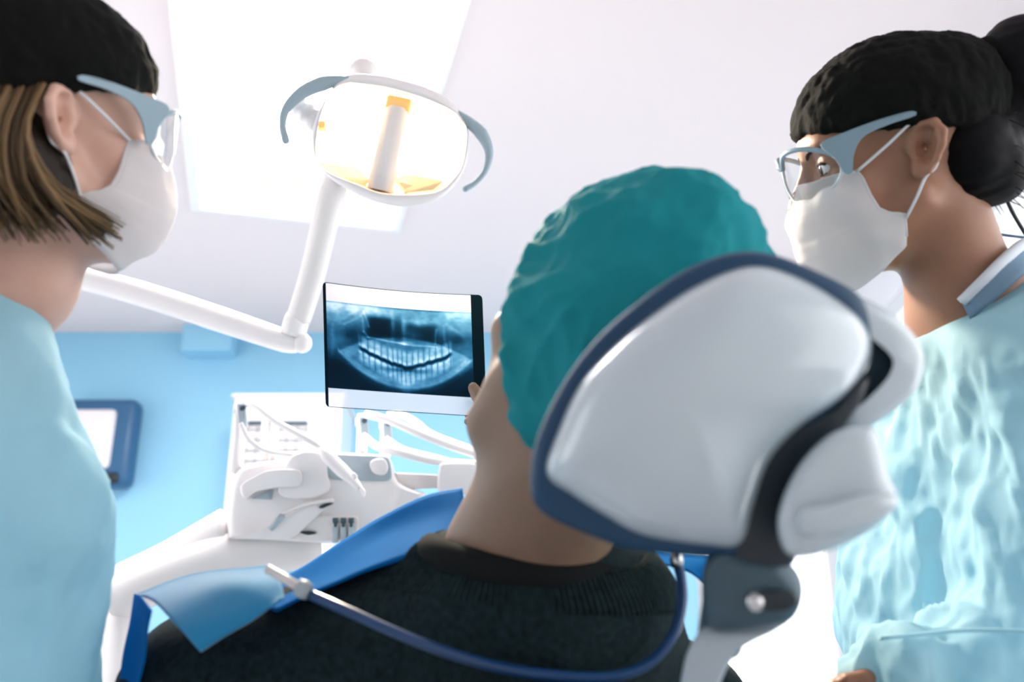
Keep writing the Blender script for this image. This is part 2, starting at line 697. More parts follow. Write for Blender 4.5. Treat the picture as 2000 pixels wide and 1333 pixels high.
for sx, sy, lx, ly in ((1, 0, .022, PLEN + .04), (-1, 0, .034, PLEN + .04), (0, 1, PW, .02), (0, -1, PW, .02)):
    c = ctr + e1 * sx * (PW / 2 + lx / 2 * abs(sx)) - e2 * sy * (PLEN / 2 + .01) + A(0, 0, -.005)
    MB().box(c, (lx, ly, .012), RL, .003).build('flange', 'white_paint', cl, False)
for a, b in ((.0, .11), (.17, .37), (.44, .63), (.70, .84)):
    c = FL + e1 * PW * (a + b) / 2 + e2 * .085 + A(0, 0, DEP - .008)
    MB().box(c, ((b - a) * PW, .022, .012), RL, .002).build('reflector_strip', 'amber', cl, False)

def window(name, axis, pos, hole, nb):
    a0, a1, z0, z1 = hole
    def at(u, z, w, h, t):
        c = [0, 0, z]; s = [0, 0, h]
        c[axis] = pos + math.copysign(.06, pos - (1 if axis else 0)); s[axis] = t
        c[1 - axis] = u; s[1 - axis] = w
        return c, s
    w = MB()
    for u in (a0 + .025, a1 - .025): w.box(*at(u, (z0 + z1) / 2, .05, z1 - z0, .06))
    for z in (z0 + .025, z1 - .025): w.box(*at((a0 + a1) / 2, z, a1 - a0, .05, .06))
    for k in range(1, nb): w.box(*at(a0 + (a1 - a0) * k / nb, (z0 + z1) / 2, .04, z1 - z0, .05))
    o = w.build(name, 'sill', None, False); o['kind'] = 'structure'
    for k in range(nb):
        u = a0 + (a1 - a0) * (k + .5) / nb
        g = MB().box(*at(u, (z0 + z1) / 2, (a1 - a0) / nb - .05, z1 - z0 - .09, .006)).build('window_pane', 'window_glass', o, False)
    return o


window('window_1', 0, XR, RW, 3)
window('window_2', 1, YB, BW, 1)
window('added_window_left', 0, XL, LW, 3)  # unseen window added for its light

# boxed-in duct under the ceiling on the blue wall
a = on_y(372, 652, YB); b = on_y(462, 700, YB)
mb = MB().box(((a[0] + b[0]) / 2, YB - .05, (ZC + b[2]) / 2), (b[0] - a[0], .10, ZC - b[2]), None, .004)
o = struct('trim_1', mb, 'blue_paint')

# ------------------------------------------------------------------ wall cabinet and towel dispenser
a = on_y(458, 778, YB - .30); b = on_y(650, 1090, YB - .30)
cx = (a[0] + b[0]) / 2; cw = b[0] - a[0]; z1 = a[2]; z0 = b[2]; yf = YB - .30
wc = root('wall_cabinet', (cx, yf + .15, z0), 'white wall cabinet with gridded front behind the dental unit', 'cabinet')
MB().box((cx, YB - .15, (z0 + z1) / 2), (cw, .298, z1 - z0), None, .006).build('body', 'white_plastic', wc, False)
MB().box((cx, YB - .155, z1 + .008), (cw + .02, .31, .016), None, .004).build('top_board', 'warm_plastic', wc, False)
ga = on_y(485, 828, yf); gb = on_y(594, 930, yf)
MB().box(((ga[0] + gb[0]) / 2, yf - .004, ga[2]), (gb[0] - ga[0], .012, .014)).build('vent_slot', 'slate_metal', wc, False)
for i in range(7):
    x = ga[0] + (gb[0] - ga[0]) * i / 6
    MB().box((x, yf - .004, (ga[2] + gb[2]) / 2), (.006, .010, ga[2] - gb[2])).build('vertical_bar', 'grid_grey', wc, False)
for i in range(5):
    z = ga[2] + (gb[2] - ga[2]) * (i + .6) / 5
    MB().box(((ga[0] + gb[0]) / 2, yf - .004, z), (gb[0] - ga[0], .010, .006)).build('crossbar', 'grid_grey', wc, False)

a = on_y(120, 778, YB - .10); b = on_y(248, 950, YB - .10)
cx = (a[0] + b[0]) / 2; w = b[0] - a[0]; z1 = a[2]; z0 = b[2]; h = z1 - z0
td = root('paper_towel_dispenser', (cx, YB - .07, z0), 'blue and white paper towel dispenser hanging on the blue wall', 'dispenser')
MB().box((cx, YB - .055, (z0 + z1) / 2), (w, .105, h), None, .035).build('back_shell', 'navy_trim', td)
MB().box((cx - .02, YB - .10, (z0 + z1) / 2 + h * .02), (w - .11, .05, h * .68), None, .022).build('front_cover', 'towel_white', td)
MB().box((cx, YB - .09, z0 + h * .085), (w * .8, .06, h * .13), None, .02).build('towel_slot', 'dark_plastic', td)

# ------------------------------------------------------------------ dental lamp
LD = 1.80
def px_loop(pts, n=64):
    return resample(catmull(pts, 400, True), n, True)


lamp_out = px_loop([(677, 147), (737, 147), (779, 155), (828, 169), (871, 192), (899, 220), (916, 262), (911, 322), (881, 371), (842, 396), (785, 405), (728, 394), (685, 374), (643, 348), (617, 317), (609, 265), (620, 222), (643, 181)])
lamp_in = px_loop([(671, 164), (700, 164), (757, 172), (814, 188), (871, 211), (899, 231), (911, 258), (905, 314), (891, 344), (850, 376), (757, 380), (700, 362), (625, 324), (621, 251), (643, 188)])


def loop3(lp, d, s=1.0, c=None):
    c = lp.mean(0) if c is None else np.asarray(c)
    return np.array([P(*(c + (q - c) * s), d) for q in lp])


dl = root('dental_lamp', P(590, 672, 1.92), 'dental operating light with two grey curved handles on a white arm', 'lamp')
lc = lamp_in.mean(0)
v, f = loft([loop3(lamp_in, LD + .012), loop3(lamp_in, LD - .012, 1.0), loop3(lamp_in, LD - .016, 1.01), loop3(lamp_out, LD - .008, .992), loop3(lamp_out, LD), loop3(lamp_out, LD + .018), loop3(lamp_out, LD + .05, .97), loop3(lamp_in, LD + .05, .97), loop3(lamp_in, LD + .012)], caps=False)
obj('bezel', v, f, 'white_plastic', dl)
rings = []
for s, dz in ((.98, .03), (.95, .075), (.85, .11), (.7, .13), (.5, .142), (.25, .148), (.02, .15)):
    rings.append(loop3(lamp_out, LD + dz, s * 1.0, lc))
v, f = loft(rings, False)
f.append(tuple(6 * 64 + i for i in range(64)))
obj('housing', v, f, 'warm_plastic', dl)
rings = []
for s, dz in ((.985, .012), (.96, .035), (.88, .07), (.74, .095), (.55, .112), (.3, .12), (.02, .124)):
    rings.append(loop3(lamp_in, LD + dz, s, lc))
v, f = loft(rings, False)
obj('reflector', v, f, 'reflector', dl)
v, f = loft([loop3(lamp_in, LD + .008, .995, lc), loop3(lamp_in, LD + .02, .965, lc), loop3(lamp_in, LD + .034, .93, lc)], False)
obj('reflector_rim', v, f, 'peach_rim', dl)
v, f = loft([loop3(lamp_in, LD + .006, 1.0), loop3(lamp_in, LD + .004, .8), loop3(lamp_in, LD + .002, .5), loop3(lamp_in, LD, .02)], False)
obj('front_glass', v, f, 'lens_clear', dl)
# bulb and its shield: a tilted channel in front of the reflector
ax = unit(P(742, 372, LD) - P(778, 210, LD))
c0, c1 = P(778, 212, LD + .03), P(742, 374, LD + .03)
side = unit(np.cross(ax, FW))
pr = [(-.024, .0), (-.02, -.014), (-.008, -.022), (.008, -.022), (.02, -.014), (.024, 0), (.016, .004), (-.016, .004)]
loops = []
for t, s in ((0, .85), (.04, 1), (.5, 1), (.9, 1.05), (1, .95)):
    loops.append([c0 + (c1 - c0) * t + side * x * s + FW * y * s for x, y in pr])
v, f = loft(loops)
auto_smooth(obj('bulb_shield', v, f, 'warm_plastic', dl))
MB().box(c0 - ax * .004, (.046, .03, .03), np.stack([side, FW, ax], 1), .006).build('shield_cap', 'amber', dl)
MB().tube([c0 + (c1 - c0) * .3 + FW * .035, c0 + (c1 - c0) * .7 + FW * .035], .011, 12).build('bulb', 'lamp_glow', dl)
MB().box(P(630, 247, LD + .01), (.012, .02, .010), None, .002).build('clip', 'amber', dl)




def facet(pts):
    v_ = np.array([P(x, y, LD + dz) for x, y, dz in pts])
    n_ = len(v_)
    off = FW * .003
    MB().add(np.vstack([v_, v_ + off]), [tuple(range(n_)), tuple(range(2 * n_ - 1, n_ - 1, -1))] + [(i, n_ + i, n_ + (i + 1) % n_, (i + 1) % n_) for i in range(n_)]).build('lower_facet', 'honey', dl, False)


facet([(626, 318, .012), (660, 315, .05), (702, 330, .05), (722, 352, .03), (712, 366, .014), (668, 346, .010)])
facet([(768, 352, .03), (790, 340, .05), (840, 348, .05), (868, 354, .016), (845, 372, .012), (790, 378, .014)])


def ribbon(pts, widths, d, thick=.012, n=40):
    """thick curved handle traced by a pixel centre line with pixel half widths; extruded over depth"""
    st = np.linspace(0, 1, len(pts))
    w = np.interp(np.linspace(0, 1, n), st, widths)
    c = catmull(pts, n)
    dd = np.interp(np.linspace(0, 1, n), np.linspace(0, 1, len(d)), d) if np.ndim(d) else np.full(n, d)
    mb_ = MB().tube([P(c[i][0], c[i][1], dd[i]) for i in range(n)], [w[i] * dd[i] / 2000 for i in range(n)], 14, flat=1.0)
    return mb_.sphere(P(c[-1][0], c[-1][1], dd[-1]), w[-1] * dd[-1] / 2000)


ribbon([(712, 154), (670, 157), (630, 164), (590, 182), (560, 212), (552, 245), (558, 275)], [2, 9, 15, 13, 9, 7, 8], LD - .005).build('handle', 'handle_grey', dl)
ribbon([(886, 213), (912, 236), (940, 262), (955, 296), (950, 330), (932, 355), (909, 370)], [2, 10, 13, 9, 6, 5, 6], LD - .005).build('handle', 'handle_grey', dl)
kx = unit(P(576, 205, LD + .02) - P(618, 240, LD + .02))
MB().lathe([(.0, -.012), (.020, -.012), (.021, 0), (.016, .006), (.021, .012), (.019, .022), (.014, .025), (.018, .03), (.019, .04), (.013, .05), (.0, .053)], P(612, 232, LD + .03), kx).build('swivel_knob', 'white_plastic', dl)
MB().sphere(P(709, 142, LD + .10), (.030, .03, .026)).build('rear_dome', 'warm_plastic', dl)
MB().tube([P(660, 330, LD + .10), P(645, 390, 1.87), P(612, 530, 1.90), P(583, 625, 1.92)], [.026, .025, .024, .023], 18, 24).build('upper_arm', 'warm_plastic', dl)
MB().lathe([(.0, -.02), (.022, -.02), (.024, -.01), (.024, .012), (.021, .02), (0, .022)], P(577, 636, 1.92), P(600, 560, 1.92) - P(577, 636, 1.92)).build('elbow_joint', 'white_plastic', dl)
MB().tube([P(592, 672, 1.92), P(560, 668, 1.925), P(430, 625, 1.95), P(270, 573, 1.98), P(150, 541, 2.0), P(20, 505, 2.03)], [.010, .024, .027, .027, .026, .026], 18, 30, flat=.9).build('horizontal_arm', 'white_plastic', dl)
MB().sphere(P(590, 671, 1.92), (.019, .02, .019)).build('arm_cap', 'white_plastic', dl)
q = P(20, 505, 2.03)
MB().tube([q, (q[0], q[1], ZC)], .03, 16).build('ceiling_post', 'white_plastic', dl)
lsp = bpy.data.lights.new('lamp_beam', 'SPOT')
lsp.energy = 70; lsp.color = (1, .84, .62); lsp.spot_size = math.radians(85); lsp.spot_blend = .8; lsp.shadow_soft_size = .06
lo = bpy.data.objects.new('lamp_beam', lsp); COL.objects.link(lo)
lo.parent = dl
lw = P(lc[0], lc[1], LD - .04)
lo.location = lw - np.array(dl.location)
lo.rotation_euler = Vector((P(1420, 520, .9) - lw).tolist()).to_track_quat('-Z', 'Y').to_euler()

# ------------------------------------------------------------------ dental delivery unit
UD = 1.95
du = root('dental_delivery_unit', P(600, 1060, UD), 'white dental delivery unit with hose brackets and instrument tray', 'dental unit')
body_px = resample(np.array([(447, 1052), (444, 1017), (450, 960), (456, 932), (470, 915), (507, 905), (560, 899), (572, 888), (590, 883), (627, 885), (715, 889), (752, 892), (763, 903), (768, 925), (778, 945), (800, 956), (830, 965), (830, 1060), (640, 1062)], float), 90, True)
bc = body_px.mean(0)
rings = [loop3(body_px, UD + .02, .96, bc), loop3(body_px, UD, 1.0, bc), loop3(body_px, UD + .10, 1.02, bc), loop3(body_px, UD + .24, 1.0, bc), loop3(body_px, UD + .26, .95, bc)]
rings = [loop3(body_px, UD - .012, .93, bc), loop3(body_px, UD - .008, .97, bc)] + rings[1:]
v, f = loft(rings)
auto_smooth(obj('body', v, f, 'white_plastic', du), 50)


def slab(name, pts, d, th, m, parent, n=48, bev=.004, smooth=False, closed_cat=True):
    """outline traced in pixels at depth d, thickness th away from the viewer, bevelled front"""
    lp = px_loop(pts, n) if closed_cat else resample(np.array(pts, float), n, True)
    c = lp.mean(0)
    r = max(np.linalg.norm(lp - c, axis=1)) * d / 2000
    s = 1 - bev / r
    v, f = loft([loop3(lp, d, s * .985, c), loop3(lp, d + bev * .3, s + (1 - s) * .7, c), loop3(lp, d + bev, 1, c), loop3(lp, d + th, 1, c)])
    return auto_smooth(obj(name, v, f, m, parent), 50)


# recessed instrument shelf, moulded grip, hollow, lower drawer block
slab('shelf_recess', [(636, 893), (640, 925), (648, 937), (700, 940), (755, 940), (765, 932), (762, 905), (752, 893), (700, 890), (650, 888)], UD - .018, .02, 'grey_plastic', du)
slab('shelf_lip', [(560, 905), (585, 885), (620, 884), (636, 893), (640, 925), (642, 960), (600, 975), (545, 965)], UD - .035, .04, 'white_plastic', du)
slab('round_pad', [(722, 905), (735, 897), (752, 899), (758, 915), (752, 928), (738, 929), (726, 921)], UD - .03, .02, 'white_plastic', du, 32)
slab('grip', [(470, 950), (500, 930), (530, 919), (584, 920), (585, 950), (545, 953), (500, 962), (478, 975)], UD - .05, .05, 'white_plastic', du)
slab('grip_hollow', [(490, 975), (530, 957), (531, 977)], UD - .0165, .008, 'grey_plastic', du, 30, .002, closed_cat=False)
slab('lower_tray', [(446, 1054), (560, 1055), (578, 1048), (640, 990), (655, 977), (640, 976), (585, 995), (545, 1020), (500, 1040)], UD - .03, .03, 'white_plastic', du, 60, .004, closed_cat=False)
MB().tube([P(528, 1034, UD - .035), P(552, 1008, UD - .036)], .006, 8).build('latch', 'grey_plastic', du)
MB().tube([P(552, 1006, UD - .034), P(600, 986, UD - .034), P(652, 978, UD - .034)], .0035, 8, 12).build('tray_rim', 'warm_plastic', du)
slab('drawer_block', [(584, 1010), (700, 1010), (700, 1058), (584, 1058)], UD - .022, .03, 'warm_plastic', du, 40, .003, closed_cat=False)
slab('slot', [(586, 1041), (602, 1038), (619, 1042), (602, 1046)], UD - .026, .01, 'dark_plastic', du, 24, .001)
slab('emblem', [(622, 992), (636, 985), (652, 984), (640, 990), (630, 994)], UD - .036, .01, 'dark_plastic', du, 24, .001)
for k in range(3):
    x = 655 + 15.5 * k
    MB().lathe([(0, 0), (.0055, 0), (.0055, .008), (.003, .011), (.0025, .02), (0, .02)], P(x, 1013, UD - .03), -UP).build('connector', 'slate_metal', du)
    MB().tube([P(x, 1030, UD - .03), P(x, 1060, UD - .03)], .006, 10).build('coupling', 'grey_plastic', du)


def bracket(top, bot, d, w=9):
    x, y = top
    MB().tube([P(x - 2, y - 6, d), P(bot[0], bot[1], d)], [.011, .011], 10).build('bracket_post', 'white_plastic', du)
    t = catmull([(x - 12, y - 2), (x - 3, y - 10), (x + 6, y - 4)], 8)
    MB().box(P(x + 2, y + 22, d - .012), (.016, .012, .045), np.stack([RT, FW, unit(UP - .08 * RT)], 1), .003).build('bracket_clip', 'grey_plastic', du)
    MB().lathe([(0, -.004), (.005, -.004), (.0055, 0), (.005, .004), (0, .004)], P(x + 2, y + 8, d - .02), FW).build('roller', 'slate_metal', du)
    MB().box(P(x - 9, y + 10, d), (.014, .014, .02), None, .004).build('bracket_tab', 'white_plastic', du)


bracket((472, 790), (462, 925), UD + .02)
bracket((710, 815), (706, 895), UD + .10)
bracket((756, 820), (752, 895), UD + .12)


def hose(pts, d, r, name='hose', m='white_plastic'):
    return MB().tube([P(x, y, d + dz) for x, y, dz in pts], r, 10, 36).build(name, m, du)


hose([(470, 828, 0), (485, 858, -.01), (515, 880, -.01), (560, 889, -.01), (600, 886, 0), (628, 886, 0)], UD - .01, .005)
hose([(714, 810, 0), (760, 822, -.02), (815, 846, -.04), (880, 872, -.05), (930, 890, -.05), (945, 905, -.05)], UD + .06, .008)
hose([(758, 812, 0), (785, 812, -.01), (815, 828, -.02), (840, 848, -.02), (890, 868, -.03), (942, 886, -.04)], UD + .09, .008)
hose([(710, 852, 0), (735, 872, -.02), (780, 885, -.04), (840, 900, -.05), (900, 906, -.05), (942, 908, -.05)], UD + .07, .008)
hose([(754, 858, 0), (790, 880, -.02), (850, 895, -.04), (905, 912, -.05), (935, 925, -.05)], UD + .09, .007)
slab('tray_arm', [(770, 924), (855, 928), (858, 940), (856, 955), (800, 957), (776, 945)], UD + .03, .1, 'white_plastic', du, 40, .005, closed_cat=False)
slab('suction_block', [(858, 915), (868, 905), (930, 908), (935, 940), (930, 965), (860, 965)], UD - .02, .12, 'white_plastic', du, 40, .006)
MB().tube([P(450, 1040, UD + .06), P(330, 1100, UD + .05), P(225, 1146, UD + .03)], [.05, .042, .038], 18, 16).build('support_arm', 'white_plastic', du)
MB().tube([P(620, 1062, UD + .08), P(440, 1090, UD + .02), P(300, 1140, UD), P(225, 1175, UD)], [.05, .045, .042, .042], 16, 16).build('support_arm', 'warm_plastic', du)
q = P(222, 1165, UD + .02)
MB().tube([(q[0], q[1], q[2] + .03), (q[0], q[1], 0)], [.05, .055], 18).build('pillar', 'white_plastic', du)
MB().lathe([(0, 0), (.2, 0), (.2, .02), (.06, .05), (0, .05)], (q[0], q[1], 0), (0, 0, 1)).build('pillar_base', 'white_plastic', du)
# two instrument tips standing behind the left bracket
for x in (519, 537):
    MB().tube([P(x - 2, 900, UD + .1), P(x - 1, 835, UD + .1), P(x + 2, 805, UD + .1), P(x + 4, 792, UD + .1)], [.008, .008, .010, .001], 10).build('instrument_holder', 'warm_plastic', du)

hp = root('dental_handpiece', P(625, 885, UD - .05), 'slim white dental syringe lying across the delivery unit shelf', 'handpiece')
MB().tube([P(478, 788, UD + .01), P(500, 795, UD - .01), P(540, 825, UD - .03), P(590, 853, UD - .05), P(622, 872, UD - .055), P(632, 882, UD - .06)], [.007, .007, .006, .006, .006, .007], 12, 40).build('hose', 'white_plastic', hp)
pp = [(628, 878), (640, 892), (668, 920), (688, 938), (703, 955)]
MB().tube([P(x, y, UD - .06 - .006 * i) for i, (x, y) in enumerate(pp)], [.008, .0125, .013, .010, .006], 14, 24).build('barrel', 'white_plastic', hp)
MB().tube([P(638, 898, UD - .052), P(655, 920, UD - .058)], [.004, .0035], 8).build('grip_shadow_line', 'dark_plastic', hp)  # dark rod drawn as the shadow line along the grip
MB().box(P(692, 931, UD - .095), (.012, .010, .010), rot_ypr(0, 45, 0), .003).build('button', 'white_plastic', hp)
MB().tube([P(702, 953, UD - .084), P(710, 962, UD - .088), P(709, 972, UD - .092)], [.0045, .004, .002], 10, 10).build('nozzle', 'white_plastic', hp)

# ------------------------------------------------------------------ X-ray film
FD = 1.50
def film_uv_to_px(u, v):
    tl, tr, bl, br = A(630, 551), A(942, 577), A(636, 796), A(951, 816)
    p = (tl * (1 - u) + tr * u) * (1 - v) + (bl * (1 - u) + br * u) * v
    return p + A(0, (-6 * math.sin(math.pi * min(1, u * 1.25)) * 0 + 5 * math.sin(math.pi * u)) * (1 - v))


def xray(u, v):
    """panoramic dental radiograph, returns rgb transmittance (numpy arrays)"""
    def g(x, y, sx, sy, p=2):
        return np.exp(-(np.abs((u - x) / sx) ** p + np.abs((v - y) / sy) ** p))
    def sm(a, b, x):
        t = np.clip((x - a) / (b - a), 0, 1); return t * t * (3 - 2 * t)
    q = np.stack([u * 8, v * 8, u * 0 + 3.3], -1)
    nz = noise(q * 2.2) * .5 + noise(q * 5) * .3
    I = np.full(u.shape, .10)
    # side tissue, ramus
    I += .22 * g(.10, .42, .10, .16) + .20 * g(.88, .44, .09, .16) + .14 * g(.88, .6, .07, .14)
    # bone of both jaws: lens shape
    xc = (u - .505) / .42
    top = .37 + .16 * np.abs(xc) ** 2.0
    bot = .815 - .27 * np.abs(xc) ** 2.1
    inside = sm(0, .03, v - top) * sm(0, .03, bot - v) * (np.abs(xc) < 1)
    I += .27 * inside
    I += .20 * np.exp(-((v - bot + .012) / .016) ** 2) * (np.abs(xc) < 1)
    I += .10 * np.exp(-((v - bot + .045) / .02) ** 2) * (np.abs(xc) < .9)
    # occlusal line and the teeth
    occ = .630 - .13 * np.abs((u - .51) / .28) ** 1.5 + .010 * noise(np.stack([u * 34, u * 0 + .5, u * 0], -1))
    span = sm(.205, .235, u) * sm(.205, .235, 1.012 - u)
    wv = .030 + .010 * np.abs(xc)
    ph = (u - .505 + .010 * noise(np.stack([u * 9, v * 2, u * 0], -1))) / wv
    tooth = np.abs(np.cos(np.pi * ph)) ** .45
    up = occ - v
    upl = .155 - .04 * np.abs(xc)
    Tup = sm(.010, .022, up) * sm(0, .05, upl - up) * tooth
    dn = v - occ
    dnl = .17 - .05 * np.abs(xc)
    tooth2 = np.abs(np.cos(np.pi * (ph * 1.07 + .3))) ** .45
    Tdn = sm(.016, .028, dn) * sm(0, .06, dnl - dn) * tooth2
    I += span * (.34 * Tup + .34 * Tdn)
    I += span * .22 * (np.exp(-((up - .03) / .016) ** 2) * tooth + np.exp(-((dn - .036) / .016) ** 2) * tooth2)
    gap = span * np.exp(-((v - occ - .002) / .013) ** 2)
    I *= 1 - .9 * gap
    mid = g(.505, .655, .16, .022)
    I *= 1 - .7 * mid
    # nasal cavity and sinuses
    box1 = g(.355, .315, .085, .085, 6); box2 = g(.61, .335, .10, .075, 6)
    box3 = g(.465, .33, .03, .10, 4)
    dark = np.clip(box1 + .85 * box2 + .7 * box3, 0, 1)
    top_tissue = sm(.13, .17, v) * sm(0, .18, .40 - v)
    I += .38 * top_tissue
    I *= 1 - .93 * dark
    I += .16 * g(.435, .27, .014, .10) + .12 * g(.50, .27, .014, .09) + .25 * g(.60, .26, .05, .03) + .12 * g(.56, .36, .05, .05)
    for (x0, y0, x1, y1, w, am) in ((.27, .405, .50, .44, .008, .4), (.50, .44, .70, .445, .008, .36), (.235, .24, .245, .36, .008, .2), (.245, .36, .28, .41, .008, .25), (.705, .30, .695, .42, .008, .2), (.20, .19, .12, .27, .012, .2), (.13, .32, .24, .22, .010, .18), (.76, .25, .88, .35, .014, .2), (.06, .33, .05, .6, .014, .14), (.08, .60, .32, .74, .01, .10), (.745, .26, .755, .42, .009, .16), (.25, .2, .28, .32, .008, .25)):
        wob = .012 * noise(np.stack([u * 7, v * 7, u * 0 + 1.7], -1))
        u_ = u + wob; v_ = v + wob * .8
        dx, dy = x1 - x0, y1 - y0
        t = np.clip(((u_ - x0) * dx + (v_ - y0) * dy) / (dx * dx + dy * dy), 0, 1)
        dist = np.hypot(u_ - x0 - t * dx, v_ - y0 - t * dy)
        I += .6 * am * np.exp(-(dist / w) ** 2)
    I += .3 * g(.5, .43, .04, .015)
    # dark air at the lower corners and behind the jaw
    low = sm(0, .06, v - bot) * sm(.55, .66, v)
    I *= 1 - .75 * low
    I *= 1 - .6 * g(.06, .66, .09, .09) - .5 * g(.16, .40, .06, .06) - .45 * g(.85, .38, .06, .05)
    I += .10 * g(.505, .80, .035, .08) * 1.2
    I += .35 * sm(.26, .17, v) * (1 - sm(.3, .5, u)) + .25 * sm(.24, .17, v) * sm(.7, .8, u)
    I = np.clip(.86 * I * (1 + .35 * nz), .01, 1)
    ramp_x = [0, .12, .3, .5, .75, 1]
    r = np.interp(I, ramp_x, [.004, .006, .03, .13, .55, .9])
    gr = np.interp(I, ramp_x, [.010, .035, .15, .36, .76, .95])
    b = np.interp(I, ramp_x, [.016, .07, .27, .52, .86, .99])
    C = np.stack([r, gr, b], -1)
    clearf = np.where(v < .148 + .0 * u, 1, 0) + np.where(v > .845, 1, 0)
    C = np.where(clearf[..., None] > 0, np.array([.76, .75, .79]), C)
    edge = (v < .006) | (v > .993)
    C = np.where(edge[..., None], np.array([.01, .03, .04]), C)
    side = (u < .020) | (u > .925)
    C = np.where(side[..., None], np.array([.003, .009, .013]), C)
    return C


xf_root = root('xray_film', P(790, 806, FD), 'panoramic dental x-ray film held up in front of the lamp arm', 'x-ray film')
NU, NV = 330, 250
us = np.linspace(0, 1, NU); vv = np.linspace(0, 1, NV)
Uu, Vv = np.meshgrid(us, vv)
cr = .035
G = np.zeros((NV, NU, 3))
for j in range(NV):
    for i in range(NU):
        u, v_ = us[i], vv[j]
        # rounded corners
        du_ = max(cr * .8 - min(u, 1 - u), 0); dv_ = max(cr - min(v_, 1 - v_), 0)
        ins = 0
        if du_ > 0:
            yy = cr - math.sqrt(max(cr * cr - (du_ * 1.25) ** 2, 0))
            v2_ = yy + v_ * (1 - 2 * yy)
        else:
            v2_ = v_
        p = film_uv_to_px(u, v2_)
        G[j, i] = P(p[0], p[1], FD + .012 * math.sin(math.pi * u) + .01 * (u - .5))
v, f = gridmesh(G)
fo = obj('film_sheet', v, f, 'white_plastic', xf_root)
ca = fo.data.color_attributes.new('xray', 'FLOAT_COLOR', 'POINT')
Cc = xray(Uu.ravel(), Vv.ravel())
ca.data.foreach_set('color', np.concatenate([Cc, np.ones((len(Cc), 1))], 1).ravel())
m = bpy.data.materials.new('xray_sheet'); m.use_nodes = True; M['xray_sheet'] = m
nt = m.node_tree; nt.nodes.remove(nt.nodes['Principled BSDF'])
at_ = nt.nodes.new('ShaderNodeAttribute'); at_.attribute_name = 'xray'
tl_ = nt.nodes.new('ShaderNodeBsdfTranslucent'); df_ = nt.nodes.new('ShaderNodeBsdfDiffuse'); tp_ = nt.nodes.new('ShaderNodeBsdfTransparent')
m1 = nt.nodes.new('ShaderNodeMixShader'); m1.inputs[0].default_value = .45
m2 = nt.nodes.new('ShaderNodeMixShader'); m2.inputs[0].default_value = .45
for n_ in (tl_, df_, tp_): nt.links.new(at_.outputs['Color'], n_.inputs['Color'])
nt.links.new(tl_.outputs[0], m1.inputs[1]); nt.links.new(df_.outputs[0], m1.inputs[2])
nt.links.new(m1.outputs[0], m2.inputs[1]); nt.links.new(tp_.outputs[0], m2.inputs[2])
nt.links.new(m2.outputs[0], nt.nodes['Material Output'].inputs['Surface'])
fo.data.materials[0] = m

# ------------------------------------------------------------------ dental chair with its headrest
HD = .66
ch = root('dental_chair', (.12, 1.05, 0), 'dental chair with glossy white headrest shell and navy blue pad', 'dental chair')
shell_px = px_loop([(1064, 926), (1090, 838), (1134, 747), (1196, 678), (1270, 616), (1350, 562), (1430, 526), (1491, 519), (1565, 543), (1639, 586), (1688, 630), (1704, 682), (1684, 736), (1639, 784), (1565, 835), (1505, 901), (1474, 987), (1448, 1066), (1380, 1068), (1257, 1049), (1184, 1012), (1116, 969)], 110)
sc_ = A(1345, 790)
rings = []
for s, dz in ((1.0, .035), (1.0, .02), (.985, .004), (.95, -.006), (.88, -.015), (.76, -.024), (.6, -.031), (.42, -.036), (.22, -.039), (.03, -.04)):
    rings.append(loop3(shell_px, HD + dz, s, sc_))
v, f = loft(rings, False)
f.append(tuple(9 * 110 + i for i in range(110)))
obj('headrest_shell', v, f, 'shell_plastic', ch, sub=1)
pad_px = px_loop([(1036, 955), (1046, 862), (1102, 745), (1172, 655), (1262, 578), (1345, 524), (1430, 494), (1505, 496), (1590, 528), (1675, 574), (1700, 620), (1700, 700), (1650, 790), (1570, 850), (1520, 910), (1490, 990), (1470, 1086), (1380, 1089), (1240, 1076), (1140, 1042), (1058, 1002)], 110)
rings = []
for s, dz in ((.9, .012), (.985, .014), (1.0, .024), (1.0, .05), (.985, .07), (.93, .085), (.8, .075), (.5, .06), (.03, .055)):
    rings.append(loop3(pad_px, HD + dz, s, sc_))
v, f = loft(rings, True)
obj('headrest_pad', v, f, 'blue_pad', ch, sub=1)
# white rear fork around the joint
slab('headrest_fork', [(1640, 575), (1700, 590), (1762, 630), (1800, 680), (1804, 722), (1788, 765), (1745, 805), (1690, 838), (1650, 836), (1690, 800), (1735, 752), (1752, 712), (1738, 682), (1700, 650), (1660, 620)], HD + .02, .05, 'shell_plastic', ch, 90, .012)
slab('fork_inner', [(1690, 640), (1740, 682), (1752, 712), (1735, 752), (1690, 800), (1620, 835), (1570, 850), (1600, 800), (1680, 740), (1704, 690)], HD + .04, .03, 'slate_metal', ch, 60, .006)
slab('joint_cover', [(1700, 735), (1690, 770), (1665, 815), (1640, 850), (1600, 900), (1560, 960), (1548, 1030), (1550, 1100), (1470, 1140), (1430, 1090), (1455, 1000), (1490, 900), (1550, 835), (1640, 785), (1680, 742)], HD + .012, .05, 'dark_plastic', ch, 90, .01)
